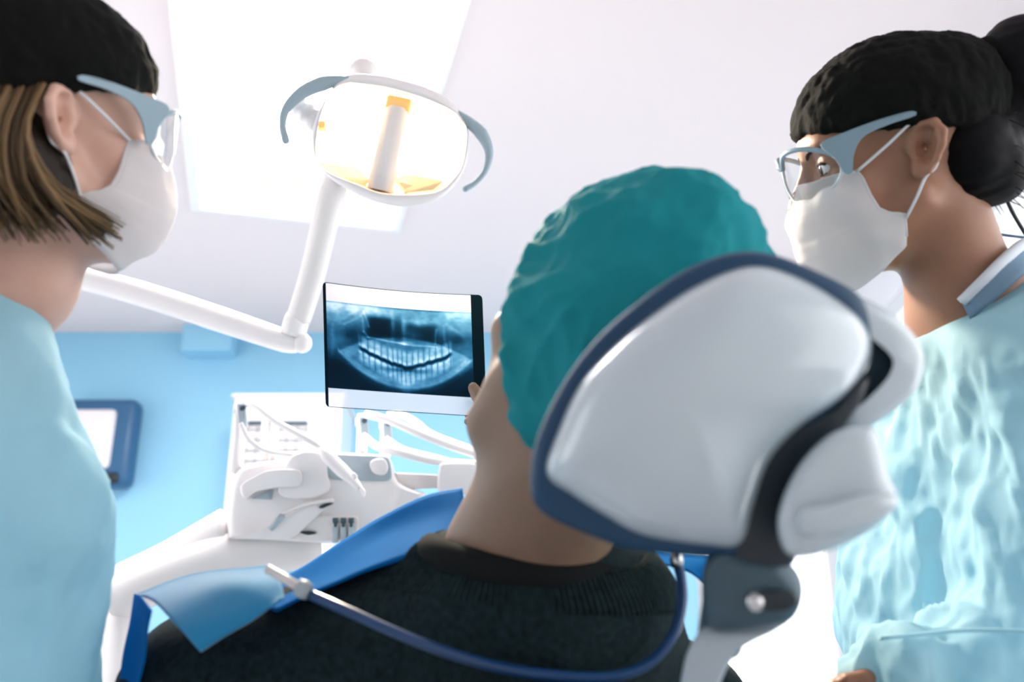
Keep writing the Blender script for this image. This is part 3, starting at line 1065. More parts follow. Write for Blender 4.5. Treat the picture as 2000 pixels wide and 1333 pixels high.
# oval tightening knob
kp = px_loop([(1516, 1030), (1530, 965), (1570, 895), (1625, 845), (1680, 828), (1715, 840), (1730, 890), (1738, 930), (1755, 965), (1745, 1000), (1700, 1040), (1640, 1070), (1580, 1090), (1535, 1085)], 60)
kc = kp.mean(0)
v, f = loft([loop3(kp, HD + .01, .97, kc), loop3(kp, HD - .02, 1, kc), loop3(kp, HD - .032, .97, kc), loop3(kp, HD - .040, .86, kc), loop3(kp, HD - .042, .6, kc), loop3(kp, HD - .042, .03, kc)])
obj('adjusting_knob', v, f, 'shell_plastic', ch, sub=1)
kr = [(1560, 1000), (1620, 985), (1690, 965), (1750, 968), (1748, 995), (1700, 1030), (1620, 1050), (1565, 1045)]
slab('knob_wing', kr, HD - .058, .03, 'shell_plastic', ch, 40, .012)
# stem down to the backrest
MB().tube([P(1430, 1095, HD + .04), P(1425, 1140, HD + .04), P(1415, 1190, HD + .045), P(1405, 1260, HD + .06)], [.014, .016, .016, .016], 16, 14).build('headrest_stem', 'slate_metal', ch)
slab('stem_clamp', [(1400, 1075), (1490, 1085), (1540, 1100), (1566, 1140), (1560, 1190), (1530, 1220), (1450, 1235), (1390, 1230), (1372, 1180), (1375, 1110)], HD + .01, .06, 'slate_metal', ch, 60, .014)
slab('clamp_recess', [(1480, 1160), (1545, 1155), (1558, 1180), (1530, 1196), (1480, 1192)], HD + .004, .01, 'dark_plastic', ch, 30, .002)
MB().sphere(P(1475, 1176, HD + .006), (.006, .004, .007)).build('clamp_screw', 'steel', ch)
slab('backrest_mount', [(1330, 1333), (1345, 1270), (1380, 1225), (1450, 1225), (1540, 1215), (1490, 1240), (1440, 1275), (1405, 1340), (1390, 1420), (1320, 1420)], HD + .03, .06, 'grey_plastic', ch, 60, .012)
# backrest, seat, base (below the frame)
b0, b1 = A(.08, .78, .98), A(.10, 1.08, .54)
bx = unit(b0 - b1); bn = unit(np.cross(A(1, 0, 0), bx))
MB().box((b0 + b1) / 2, (.46, .07, np.linalg.norm(b0 - b1)), np.stack([A(1, 0, 0), -bn, bx], 1), .03).build('backrest', 'blue_pad', ch)
MB().box((.12, 1.42, .50), (.50, .72, .10), None, .04).build('seat', 'blue_pad', ch)
MB().box((.12, 2.02, .42), (.42, .55, .10), rot_ypr(0, 0, -10), .04).build('leg_rest', 'blue_pad', ch)
MB().lathe([(0, 0), (.3, 0), (.3, .04), (.12, .09), (.11, .4), (.2, .46), (0, .46)], (.12, 1.4, 0), (0, 0, 1), 28).build('base', 'white_plastic', ch)

# ------------------------------------------------------------------ people
def head_prims(eyes=True):
    h = [EL((-.006, 0, .040), (.098, .076, .079)),
         EL((.045, 0, -.035), (.052, .056, .082), k=.03),
         EL((.076, 0, -.098), (.024, .027, .020), k=.02),
         CP((.004, .055, -.045), (.07, .022, -.10), .018, .015, k=.02),
         CP((.004, -.055, -.045), (.07, -.022, -.10), .018, .015, k=.02),
         EL((.060, .043, -.018), (.028, .022, .020), k=.02),
         EL((.060, -.043, -.018), (.028, .022, .020), k=.02),
         EL((.080, 0, .034), (.018, .050, .014), k=.02),
         CP((.092, 0, .016), (.113, 0, -.024), .007, .011, k=.012),
         EL((.113, 0, -.029), (.012, .011, .009), k=.008),
         EL((.103, .012, -.032), (.012, .008, .008), k=.006),
         EL((.103, -.012, -.032), (.012, .008, .008), k=.006),
         EL((.090, 0, -.060), (.016, .026, .007), k=.006),
         EL((.089, 0, -.071), (.014, .022, .007), k=.006)]
    for s in (1, -1):
        h.append(EL((.101, s * .033, .006), (.018, .021, .014), k=.014, op='s'))
        h.append(EL((.077, s * .032, .006), .0148, k=.004))
        h.append(EL((.093, s * .034, .0055), (.016, .0165, .0064), k=.003, op='s'))
    return h


def ear_prims(s):
    """one ear; s=+1 for the left side"""
    R = rot_ypr(-s * 22, 0, 0) @ rot_ypr(0, -12, 0)
    o = A(-.010, s * .074, .0)
    def e(x, y, z): return R @ A(x, s * y, z * .74 if z > 0 else z) + o
    pr = [EL(e(0, .004, -.001), (.017, .0055, .025), R, k=.008)]
    hel = [(.010, .001, .004), (.013, .003, .018), (.006, .008, .030), (-.010, .013, .031), (-.018, .015, .018), (-.017, .014, .002), (-.011, .011, -.012), (-.003, .008, -.023), (.006, .006, -.027), (.010, .004, -.020)]
    for a, b in zip(hel[:-1], hel[1:]):
        r = .0046
        pr.append(CP(e(*a), e(*b), r, r, k=.003))
    pr.append(EL(e(.004, .006, -.023), (.008, .005, .009), R, k=.006))
    pr.append(CP(e(-.009, .010, -.008), e(-.008, .011, .014), .0035, .0035, k=.005))
    pr.append(CP(e(-.008, .011, .014), e(.002, .009, .024), .003, .0028, k=.005))
    pr.append(EL(e(.0145, .004, -.001), (.005, .004, .007), R, k=.004))
    pr.append(EL(e(.000, .013, -.001), (.0105, .0125, .0155), R, k=.004, op='s'))
    pr.append(EL(e(-.001, .013, .019), (.0075, .0085, .006), R, k=.003, op='s'))
    return pr


def place(v, Mx, o):
    return np.asarray(v) @ Mx.T + o


def wrinkle(v, f, amp, scale, aniso=(1, 1, 1), oct=3, hem=None, R=None, sharp=1.0):
    N = vnorm(v, f)
    q = v if R is None else v @ R
    d = 0
    a = 1.0
    sc = scale
    for k in range(oct):
        p_ = q * np.array(aniso) * sc + 11.3 * k
        p_ = p_ + .35 * np.stack([noise(p_ * .7 + 3.1), noise(p_ * .7 + 7.7), noise(p_ * .7 + 13.9)], -1)
        r_ = 1 - np.abs(noise(p_))
        if sharp < 0:
            d = d + a * 1.6 * (np.abs(noise(p_ + 31.7)) - np.abs(noise(p_)) + .5 * noise(p_ * .6 + 5.5))
        else:
            d = d + a * (2 * np.clip(r_, 0, 1) ** sharp - 1)
        a *= .5; sc *= 2.1
    if hem is not None:
        d = d * np.clip(-((v - hem[1]) @ hem[2]) / .05, 0, 1)
    return v + N * (amp * d)[:, None]


def make_mask(parent, Mx, o, side_px=None, seed=1):
    """pleated mask over nose, mouth and chin in head coordinates, with stretched corners"""
    NVm, NUm = 44, 61
    vt = np.linspace(0, 1, NVm)
    # centre profile (x,z) from nose bridge to under the chin
    cx = np.interp(vt, [0, .15, .32, .5, .7, .85, 1], [.110, .122, .130, .131, .125, .112, .080])
    cz = np.interp(vt, [0, .15, .32, .5, .7, .85, 1], [-.004, -.024, -.040, -.062, -.088, -.108, -.130])
    # side edge (x,y,z): two corners pulled back by the loops, hollow between them
    sx = np.interp(vt, [0, .12, .35, .55, .75, .92, 1], [.060, .056, .052, .047, .038, .021, .026])
    sy = np.interp(vt, [0, .12, .35, .55, .75, .92, 1], [.064, .067, .069, .068, .067, .064, .056])
    sz = np.interp(vt, [0, .12, .35, .55, .75, .92, 1], [-.006, -.014, -.036, -.050, -.057, -.062, -.094])
    uu = np.linspace(-1, 1, NUm)
    G = np.zeros((NVm, NUm, 3))
    for j in range(NVm):
        for i in range(NUm):
            s = uu[i]; a = abs(s) * math.pi / 2
            c_, s_ = math.cos(a), math.sin(a)
            k = c_ ** 1.0
            x = sx[j] + (cx[j] - sx[j]) * k
            y = math.copysign(sy[j] * s_ ** .92, s)
            z = sz[j] + (cz[j] - sz[j]) * (c_ ** .9)
            G[j, i] = (x, y, z)
    # pleats and creases
    Gf = G.reshape(-1, 3)
    n = noise(Gf * 30 + seed * 5.1) * .0042 + ridged(Gf * np.array([18, 16, 26]) + seed) * .0016
    Vt = np.repeat(vt, NUm); Ut = np.tile(uu, NVm)
    pleat = sum(.0006 * np.tanh((Vt - v0 - .06 * np.abs(Ut)) * 90) * np.exp(-((Vt - v0) / .10) ** 2) for v0 in (.34, .55, .76))
    dirn = Gf - A(.02, 0, -.06)
    dirn /= np.linalg.norm(dirn, axis=1)[:, None]
    fade = np.clip((1 - np.abs(Ut)) * 5, 0, 1)
    Gf = Gf + dirn * ((n + pleat) * (.4 + .6 * fade))[:, None]
    v, f = gridmesh(Gf.reshape(NVm, NUm, 3))
    mo = obj('face_mask', place(v, Mx, o), f, 'mask_white', parent, solid=.0012)
    # edge bindings
    top = [Gf[0 * NUm + i] + A(.001, 0, -.002) for i in range(0, NUm, 3)]
    MB().tube(place(top, Mx, o), .0016, 6).build('binding', 'mask_white', mo)
    for s in (0, NUm - 1):
        ed = [Gf[j * NUm + s] for j in range(0, NVm, 3)]
        MB().tube(place(ed, Mx, o), .0015, 6).build('binding', 'mask_white', mo)
    for s in (1, -1):
        i = NUm - 1 if s > 0 else 0
        c1_, c2_ = Gf[1 * NUm + i], Gf[(NVm - 4) * NUm + i]
        ear_t = A(-.004, s * .083, .028); ear_b = A(-.002, s * .080, -.030); back = A(-.022, s * .082, .0)
        MB().tube(place([c1_, (c1_ + ear_t) / 2 + A(0, s * .004, 0), ear_t, A(-.020, s * .085, .022), back, A(-.014, s * .080, -.022), ear_b, (c2_ + ear_b) / 2 + A(0, s * .003, 0), c2_], Mx, o), .0019, 8, 44, flat=.7).build('ear_loop', 'mask_loop', mo)
    return mo


def make_goggles(parent, Mx, o):
    g0 = None
    th = np.linspace(0, 2 * np.pi, 48, endpoint=False)
    def lens_pt(s, a, r):
        # a around the rim, r 0..1; wrapped round the face
        yy = .036 + .036 * r * math.cos(a)
        zz = .002 + .030 * r * (math.sin(a) if math.sin(a) > 0 else .95 * math.sin(a))
        w = max(0, yy - .015)
        x = .122 - 14.5 * w * w - .15 * max(0, -zz)
        return A(x, s * yy, zz)
    gr = None
    for s in (1, -1):
        # temple arm: wide at the hinge, thin at the ear
        out = [(.090, .029), (.070, .0335), (.040, .0365), (.008, .037), (-.002, .035), (.000, .031), (.028, .029), (.050, .024), (.062, .010), (.068, -.008), (.075, -.006), (.080, .010)]
        lp = resample(catmull(out, 200, True), 60, True)
        def yof(x):
            t_ = min(1, max(0, (x - .01) / .05))
            return .092 - .0125 * t_ * t_ * (3 - 2 * t_) - 9 * max(0, x - .055) ** 2
        a_ = [A(x, s * (yof(x) + .0045), z) for x, z in lp]
        b_ = [A(x, s * (yof(x) + .0015), z) for x, z in lp]
        v, f = loft([a_, b_])
        t = obj('goggles', place(v, Mx, o), f, 'goggle_grey', parent) if gr is None else obj('temple_arm', place(v, Mx, o), f, 'goggle_grey', gr)
        auto_smooth(t)
        if gr is None: gr = t
        rings = [np.array([lens_pt(s, a, r) for a in th]) for r in (1, .85, .6, .3, .02)]
        v, f = loft(rings, False)
        obj('lens', place(v, Mx, o), f, 'goggle_lens', gr)
        MB().tube(place([lens_pt(s, a, 1.0) for a in th], Mx, o), .0016, 8, closed=True).build('lens_rim', 'lens_rim', gr)
    br = [lens_pt(1, a, 1.02) for a in np.linspace(.45, 2.6, 14)] + [A(.125, 0, .022)] + [lens_pt(-1, a, 1.02) for a in np.linspace(2.6, .45, 14)]
    MB().tube(place(br, Mx, o), .0028, 8, 60).build('brow_bar', 'goggle_grey', gr)
    return gr


mat('lens_rim', (.62, .68, .72), .25)


def snap(prims, p, off=0.0):
    g_ = A(1, 0, 0)
    for _ in range(14):
        e_ = .0008
        d_ = sdf(prims, np.array([p, p + A(e_, 0, 0), p + A(0, e_, 0), p + A(0, 0, e_)]))
        g_ = unit(d_[1:] - d_[0])
        p = p - g_ * d_[0] * .8
    return p + g_ * off


def make_eyes(parent, Mx, o, m='iris'):
    for s in (1, -1):
        e = MB().sphere((0, 0, 0), .0128, nu=24, nv=16)
        c = A(.0765, s * .032, .006)
        eo = obj('eye', place(e.verts() + c, Mx, o), e.f, 'eye_white', parent)
        dr = unit(A(1, .25 * s * 0, -.12))
        MB().lathe([(.0, .0118), (.0064, .0112), (.0062, .0119), (.003, .0130), (0, .0132)], place([c], Mx, o)[0], Mx @ dr).build('iris', m, eo)
        hs = head_prims()
        ed = [snap(hs, A(.095 - 14 * (y - .002) ** 2, s * (.034 + y), .0125 - 18 * y * y), .0006) for y in np.linspace(-.013, .016, 9)]
        MB().tube(place(ed, Mx, o), .0014, 6, 16).build('lashes', 'hair_black', eo)
        lw_ = [snap(hs, A(.095 - 14 * (y - .002) ** 2, s * (.034 + y), -.0015 + 14 * y * y), .0003) for y in np.linspace(-.012, .015, 9)]
        MB().tube(place(lw_, Mx, o), .0007, 6, 16).build('lashes', 'hair_black', eo)
        bw = [snap(hs, A(.0975 - 12 * (y + .004) ** 2, s * (.032 + y), .026 - 9 * (y - .004) ** 2), .0006) for y in np.linspace(-.018, .028, 9)]
        MB().tube(place(bw, Mx, o), [.0012, .0022, .0026, .0026, .0024, .0022, .0019, .0015, .0008], 6, 16).build('eyebrow', 'hair_black', eo)


def cap_prims(puff=.008):
    return [EL((-.008, 0, .042), (.100 + puff, .078 + puff, .078 + puff))]


# ---- right dentist -------------------------------------------------------------------------
def person_right():
    o = A(.4215, .9797, 1.6286)
    Mx = rot_ypr(168, 10, -24)
    pr = root('person', (o[0] + .2, o[1], 0), 'dentist in black cap and white mask looking down, right of the headrest', 'person')
    nb = P(1905, 640, 1.14)               # base of the neck
    neck_top = place([A(-.022, 0, -.03)], Mx, o)[0]
    chest = P(1985, 900, 1.18); belly = P(1960, 1180, 1.18)
    hip = A(chest[0] + .03, chest[1], 1.0)
    sh_l = P(2060, 800, 1.04); sh_r = P(1920, 740, 1.36)
    body = xf(head_prims() + ear_prims(1) + ear_prims(-1), Mx, o)
    body += [CP(neck_top, nb, .052, .058, k=.03), CP(nb, sh_l, .05, .055, k=.05), CP(nb, sh_r, .05, .055, k=.05),
             EL(chest, (.10, .15, .18), k=.06), EL(belly, (.10, .14, .16), k=.06), CP(sh_l, P(2060, 1250, 1.0), .05, .042, k=.03),
             CP(P(2060, 1250, 1.0), P(1700, 1290, .98), .042, .03, k=.02)]
    lo, hi = o - .16, o + .16
    lo[2] -= .12; hi[0] += .10
    v, f = surface([q for q in body], .0026, np.array(lo), np.array(hi))
    v = relax(v, f, 1, .4)
    obj('body', v, f, 'skin_tan', pr)
    make_eyes(pr, Mx, o)
    # cap
    c = cap_prims(.009)
    edge = [PL((.10, 0, .038), (.10, 0, -1), k=.004)]
    v, f = surface(c + [EL((-.075, .0, .055), (.045, .05, .05), k=.03), PL((.093, 0, .046), (.24, 0, -1), k=.006)], .003, A(-.2, -.13, -.08), A(.14, .13, .2))
    v = wrinkle(v, f, .0022, 26, (1, .7, 1), 2)
    v = wrinkle(v, f, .0016, 60, (1, 1, .6), 2)
    cap = obj('surgical_cap', place(v, Mx, o), f, 'black_cap', pr)
    band = [A(-.008 + (.108) * math.cos(t), .087 * math.sin(t), .026 - .16 * (-.008 + .108 * math.cos(t) - .093) * -1 + .012) for t in np.linspace(0, 2 * np.pi, 60, endpoint=False)]
    # knot at the back of the cap
    kn = MB().sphere((-.108, .012, .082), (.020, .018, .019)).sphere((-.118, .0, .070), (.022, .02, .016))
    kv = kn.verts(); kv = kv + .003 * np.stack([noise(kv * 70), noise(kv * 70 + 9), noise(kv * 70 + 17)], -1)
    obj('knot', place(kv, Mx, o), kn.f, 'black_cap', cap)
    # hair gathered low and a loose bun
    hv, hf = surface([EL((-.066, 0, -.012), (.052, .073, .060)), EL((-.095, .0, -.040), (.032, .050, .035), k=.02), EL((-.150, .0, .060), (.050, .045, .055), k=.02), EL((-.125, 0, .02), (.03, .03, .035), k=.02)], .004)
    hv = wrinkle(hv, hf, .0014, 30, (.5, 1, 1.8), 2)
    ho = obj('hair', place(hv, Mx, o), hf, 'hair_black', pr)
    rnd = random.Random(5)
    st = MB()
    for k in range(160):
        a = rnd.uniform(-1.2, 1.2); z = rnd.uniform(-.075, .1)
        x0 = -.095 - .06 * max(0, min(1, (z + .0) / .06)); y0 = rnd.uniform(-.05, .06)
        d = A(-rnd.uniform(.004, .022), rnd.uniform(-.006, .012), rnd.uniform(-.02, .012))
        p0 = A(x0, y0, z)
        st.tube(place([p0, p0 + d * .6, p0 + d + A(0, 0, -.004)], Mx, o), [.0006, .0005, .0002], 4, 5)
    st.build('loose_strands', 'hair_black', ho)
    make_mask(pr, Mx, o, seed=2)
    make_goggles(pr, Mx, o)
    # eyewear cord
    MB().tube([P(1955, 300, 1.12), P(1958, 360, 1.13), P(1975, 410, 1.14), P(2010, 470, 1.15)], .0022, 6, 16).build('goggle_cord', 'dark_plastic', pr)
    MB().tube([P(1912, 449, 1.13), P(1950, 458, 1.13), P(2010, 466, 1.14)], .0016, 6, 10).build('gown_tie', 'navy_trim', pr)
    # scrub collar under the gown
    cu = [P(1878, 592, 1.06), P(1925, 545, 1.055), P(1965, 505, 1.07), P(2000, 478, 1.11), P(2040, 470, 1.2)]
    cv = catmull(cu, 16); dn = catmull([P(1895, 625, 1.05), P(1950, 580, 1.04), P(1995, 540, 1.05), P(2030, 520, 1.1), P(2080, 520, 1.2)], 16)
    G = np.stack([cv + (dn - cv) * t for t in np.linspace(0, 1, 6)])
    v, f = gridmesh(G)
    sc = obj('scrub_shirt', v, f, 'scrub_blue', pr, solid=.003)
    MB().tube(cv, .0065, 8, 24).build('collar_trim', 'collar_white', sc)
    # gown
    g = [EL(P(1945, 880, 1.19), (.125, .19, .19)), EL(P(1925, 1150, 1.18), (.125, .18, .20), k=.07), CP(P(1905, 640, 1.16), P(2010, 690, 1.06), .070, .085, k=.05),
         CP(P(1905, 650, 1.16), P(1920, 740, 1.36), .06, .08, k=.06),
         CP(P(2050, 740, 1.05), P(2060, 1230, 1.0), .082, .075, k=.04), CP(P(2070, 1290, 1.0), P(1740, 1320, .97), .07, .05, k=.03),
         CP(P(1960, 1250, 1.18), A(.66, 1.08, .55), .17, .20, k=.08),
         PL(P(1880, 600, 1.13), unit(UP * 1.0 - RT * .55 - FW * .0), k=.01)]
    v, f = surface(g, .0048, P(1940, 900, 1.15) + A(-.26, -.30, -.95), P(1940, 900, 1.15) + A(.32, .35, .36))
    v = wrinkle(v, f, .011, 9, (1, 1, .38), 2, sharp=-1, hem=g[-1])
    v = wrinkle(v, f, .0055, 24, (1, 1, .55), 2, sharp=-1, hem=g[-1])
    v = relax(v, f, 1, .3)
    go = obj('surgical_gown', v, f, 'gown', pr)
    MB().tube([P(1720, 1248, .925), P(1800, 1240, .93), P(1900, 1232, .93), P(2050, 1236, .92)], .005, 8, 14, flat=.4).build('waist_tie', 'gown', go)
    # hand coming out of the cuff
    hn = [EL(P(1700, 1352, .965), (.040, .016, .022), k=.01), CP(P(1760, 1362, .97), P(1710, 1355, .965), .026, .024, k=.01)]
    for k, (yy, ln) in enumerate(((1336, 74), (1350, 84), (1364, 80), (1378, 64))):
        a_, b_, c_ = P(1672, yy, .962 - .003 * k), P(1672 - ln * .5, yy + 8, .955 - .003 * k), P(1672 - ln * .85, yy + 26, .965)
        hn += [CP(a_, b_, .0092, .0085, k=.004), CP(b_, c_, .0085, .0070, k=.004)]
    hn += [CP(P(1720, 1340, .955), P(1690, 1328, .95), .011, .0095, k=.008), CP(P(1690, 1328, .95), P(1655, 1330, .948), .0088, .007, k=.004)]
    v, f = surface(hn, .003)
    obj('hand', v, f, 'skin_tan', pr)
    return pr


# ---- left dentist --------------------------------------------------------------------------
def person_left():
    o = A(-.4376, .8189, 1.5684)
    Mx = rot_ypr(42, -10, 20)
    pr = root('person', (o[0] - .1, o[1] - .05, 0), 'dentist with blonde bob, black cap and goggles at the left edge', 'person')
    nb = P(20, 545, .97)
    neck_top = place([A(-.022, 0, -.03)], Mx, o)[0]
    body = xf(head_prims() + ear_prims(1) + ear_prims(-1), Mx, o)
    chest = P(-60, 900, 1.0)
    body += [CP(neck_top, nb, .05, .058, k=.03), CP(nb, P(-60, 760, .98), .045, .03, k=.03), CP(nb, P(-260, 700, 1.0), .045, .05, k=.03), EL(P(-200, 900, 1.0), (.10, .09, .14), k=.04)]
    lo, hi = o - .17, o + .17
    lo[2] -= .14
    v, f = surface(body, .0028, lo, hi)
    v = relax(v, f, 1, .4)
    obj('body', v, f, 'skin_light', pr)
    make_eyes(pr, Mx, o)
    v, f = surface(cap_prims(.010) + [EL((-.06, 0, .075), (.06, .07, .055), k=.04), PL((.093, 0, .048), (.24, 0, -1), k=.006)], .003, A(-.2, -.13, -.08), A(.14, .13, .2))
    v = wrinkle(v, f, .0026, 22, (1, .7, 1), 2)
    v = wrinkle(v, f, .0012, 60, (1, 1, .6), 1)
    obj('surgical_cap', place(v, Mx, o), f, 'black_cap', pr)
    # bob of hair: an inner mass and combed strands
    hv, hf = surface([EL((-.048, 0, -.030), (.062, .080, .072)), EL((-.02, -.062, -.055), (.035, .018, .035), k=.02), EL((-.02, .062, -.055), (.035, .018, .035), k=.02)], .004)
    hv = wrinkle(hv, hf, .002, 50, (1, 1, .2), 2)
    ho = obj('hair', place(hv, Mx, o), hf, 'hair_blonde', pr)
    rnd = random.Random(3)
    st = MB(); tone = []
    for k in range(420):
        a = rnd.uniform(-1.45, 1.45)            # around the back from right side to left
        # root on the cap edge
        s = -1 if rnd.random() < .72 else 1
        ang = rnd.uniform(0, 1)
        x0 = .000 - .105 * ang ** 1.2
        y0 = s * .080 * math.sqrt(max(0, 1 - (x0 / -.118) ** 2)) if x0 < 0 else s * .08
        if x0 > -.026: x0 = -.026
        off = rnd.uniform(-.004, .010)
        p0 = A(x0, (y0 + s * off) * .97, .048 + .24 * (x0 - .093) + .004)
        ln = rnd.uniform(.105, .130)
        sweep = rnd.uniform(.02, .055) * (1 - .5 * ang) + (.03 if ang < .3 else 0)
        p1 = p0 + A(-.012, s * .006, -ln * .35)
        p2 = p0 + A(-.004 + (.012 if ang < .3 else 0), s * .007, -ln * .7)
        p3 = p0 + A(sweep, s * (.004 - .006), -ln + rnd.uniform(-.006, .006))
        r = rnd.uniform(.0012, .0028)
        st.tube(place([p0, p1, p2, p3], Mx, o), [r, r * 1.1, r, r * .25], 5, 9)
        tone += [rnd.random()] * (5 * 9)
    so = st.build('hair_strands', 'hair_blonde', ho)
    ca = so.data.color_attributes.new('tone', 'FLOAT_COLOR', 'POINT')
    tn = np.array(tone)
    ca.data.foreach_set('color', np.stack([tn, tn, tn, np.ones_like(tn)], -1).ravel())
    make_mask(pr, Mx, o, seed=6)
    make_goggles(pr, Mx, o)
    g = [EL(P(-270, 900, 1.0), (.18, .14, .20)), CP(P(-110, 540, .97), P(-45, 735, .94), .075, .066, k=.05), CP(P(-125, 550, .98), P(-400, 640, 1.05), .07, .085, k=.06),
         CP(P(-35, 740, .93), P(72, 1000, .90), .062, .063, k=.04), CP(P(72, 1000, .90), P(62, 1400, .94), .063, .063, k=.03),
         CP(P(-230, 1150, 1.0), A(-.62, .80, .55), .17, .20, k=.08), PL(P(36, 508, .95), unit(UP * .72 + RT * .62), k=.02)]
    cc = P(-60, 900, .97)
    v, f = surface(g, .0065, cc + A(-.32, -.28, -.85), cc + A(.30, .3, .34))
    v = wrinkle(v, f, .012, 7, (1, 1, .4), 2, sharp=-1, hem=g[-1])
    v = wrinkle(v, f, .003, 22, (1, 1, .5), 2, sharp=-1, hem=g[-1])
    obj('surgical_gown', v, f, 'gown', pr)
    return pr


# ---- patient -------------------------------------------------------------------------------
def person_patient():
    o = P(1180, 665, .88)
    Mx = rot_ypr(130, -14, 22)
    S = 1.06
    Ms = Mx * S
    pr = root('person', (.12, 1.25, .55), 'patient in teal hair cap and dark knit sweater seen from behind', 'person')
    nb = P(1015, 1090, .93)
    hp_ = head_prims()
    body = xf(hp_, Mx, o)
    neck_top = place([A(-.03, 0, -.04)], Mx, o)[0]
    shl, shr = P(440, 1440, .99), P(1330, 1420, 1.06)
    hip = A(.12, 1.32, .69)
    elb = A(.24, 1.18, .95)
    wrist = P(985, 830, 1.40)
    body += [CP(neck_top, nb, .062, .070, k=.03), CP(nb - UP * .06, shl, .04, .05, k=.03), CP(nb - UP * .06, shr, .04, .05, k=.03),
             EL((P(940, 1400, .99) + hip) / 2 + A(0, 0, .03), (.16, .11, .2), k=.08), EL(hip, (.16, .14, .12), k=.08),
             CP(shr, elb, .05, .042, k=.03), CP(elb, wrist, .042, .027, k=.02), CP(shl, A(-.26, 1.2, .80), .05, .042, k=.03), CP(A(-.26, 1.2, .80), A(-.1, 1.42, .80), .04, .03, k=.03),
             CP(hip + A(-.09, 0, 0), A(.02, 1.75, .68), .08, .06, k=.04), CP(hip + A(.09, 0, 0), A(.22, 1.75, .68), .08, .06, k=.04),
             CP(A(.02, 1.75, .68), A(.02, 2.2, .55), .055, .04, k=.03), CP(A(.22, 1.75, .68), A(.22, 2.2, .55), .055, .04, k=.03)]
    # hand pinching the film edge: palm, four fingers behind the film, thumb in front
    palm = P(962, 800, 1.455)
    body += [EL(palm, (.018, .016, .040), rot_ypr(20, 0, 0) @ rot_ypr(0, 12, 0), k=.015), CP(wrist, palm, .025, .024, k=.02)]
    def finger(pts, r0, r1):
        out = []
        n = len(pts) - 1
        for i in range(n):
            out.append(CP(pts[i], pts[i + 1], r0 + (r1 - r0) * i / n, r0 + (r1 - r0) * (i + 1) / n, k=.006))
        return out
    body += finger([P(962, 815, 1.45), P(945, 795, 1.47), P(934, 775, 1.482), P(924, 758, 1.488)], .011, .0085)
    body += finger([P(965, 770, 1.47), P(955, 745, 1.52), P(935, 735, 1.535), P(908, 733, 1.53)], .0095, .0075)
    body += finger([P(967, 785, 1.47), P(955, 768, 1.53), P(935, 762, 1.54), P(905, 764, 1.535)], .0095, .0075)
    body += finger([P(968, 805, 1.47), P(955, 800, 1.53), P(935, 805, 1.54), P(916, 812, 1.525)], .0092, .0072)
    body += finger([P(966, 822, 1.465), P(950, 825, 1.52), P(930, 826, 1.525), P(914, 824, 1.505)], .0085, .0068)
    v, f = surface(body, .0042, A(-.36, .72, .50), A(.50, 1.62, 1.52))
    v = relax(v, f, 1, .4)
    obj('body', v, f, 'skin_mid', pr)
    # bouffant cap
    c = [EL((-.018, 0, .012), (.120, .097, .134)), EL((-.03, -.0, .07), (.10, .092, .07), k=.03), PL((.032, 0, .0), (1, 0, -.22), k=.012)]
    v, f = surface(c, .0033, A(-.2, -.15, -.13), A(.16, .15, .22))
    N = vnorm(v, f)
    # radiating gathers from the elastic
    ang = np.arctan2(v[:, 1], v[:, 2] - .03)
    nn = unit(A(1, 0, -.22)); p0 = A(.032, 0, 0)
    w = np.clip((v @ nn - p0 @ nn + .10) / .10, 0, 1)
    v = v + N * (w * .0012 * np.sin(ang * 26 + 5 * noise(v * 14)))[:, None]
    v = wrinkle(v, f, .0075, 9, (.8, 1, .5), 2, sharp=2.5)
    v = wrinkle(v, f, .0024, 26, (.8, 1, .6), 2, sharp=2)
    cap = obj('hair_cap', place(v, Mx, o), f, 'teal_cap', pr)
    # elastic edge
    t1 = unit(np.cross(nn, A(0, 1, 0)))
    cc = A(-.018, 0, .016); cc = cc - nn * ((cc - p0) @ nn)
    el = [cc + A(0, .086, 0) * math.cos(t) + t1 * .122 * math.sin(t) for t in np.linspace(0, 2 * np.pi, 80, endpoint=False)]
    el = [q + unit(q - cc) * .0016 * math.sin(40 * i) for i, q in enumerate(el)]
    MB().tube(place(el, Mx, o), .004, 8, closed=True).build('elastic_band', 'teal_cap', cap)
    # sweater: trunk, sleeves and ribbed collar
    g = [EL(P(900, 1400, .99), (.19, .13, .13)), CP(P(850, 1235, .98), P(400, 1375, .99), .070, .085, k=.06), CP(P(1190, 1215, .98), P(1270, 1420, 1.05), .060, .066, k=.05),
         EL(P(1045, 1180, .955), (.112, .105, .055), k=.05), CP(P(1045, 1220, .95), P(1000, 1330, .97), .10, .12, k=.06), EL((P(940, 1380, .99) + hip) / 2 + A(0, 0, .03), (.185, .13, .24), k=.08), EL(hip, (.18, .15, .13), k=.08),
         CP(shl, A(-.26, 1.2, .80), .075, .06, k=.05), CP(A(-.26, 1.2, .80), A(-.14, 1.38, .80), .055, .045, k=.03),
         CP(shr, elb, .075, .058, k=.05), CP(elb, elb + (wrist - elb) * .72, .056, .042, k=.03),
         ]
    v, f = surface(g, .0065, A(-.42, .72, .50), A(.55, 1.62, 1.30))
    v = wrinkle(v, f, .003, 8, (1, .8, 1), 2)
    so = obj('sweater', v, f, 'sweater', pr)
    ncw = unit(P(1250, 1120, .9) - P(860, 1075, .9))
    cen = P(1030, 1100, .935); upv = unit(nb * 0 + place([A(0, 0, 1)], Mx, o * 0)[0]); 
    dep = unit(np.cross(ncw, unit(UP)))
    rings_ = [cen + ncw * .088 * math.cos(t) + unit(FW - UP * .15) * .083 * math.sin(t) + UP * .004 * math.cos(2 * t) for t in np.linspace(0, 2 * np.pi, 64, endpoint=False)]
    col = MB()
    col.tube(rings_, .013, 12, closed=True)
    col.build('collar', 'collar_knit', so)
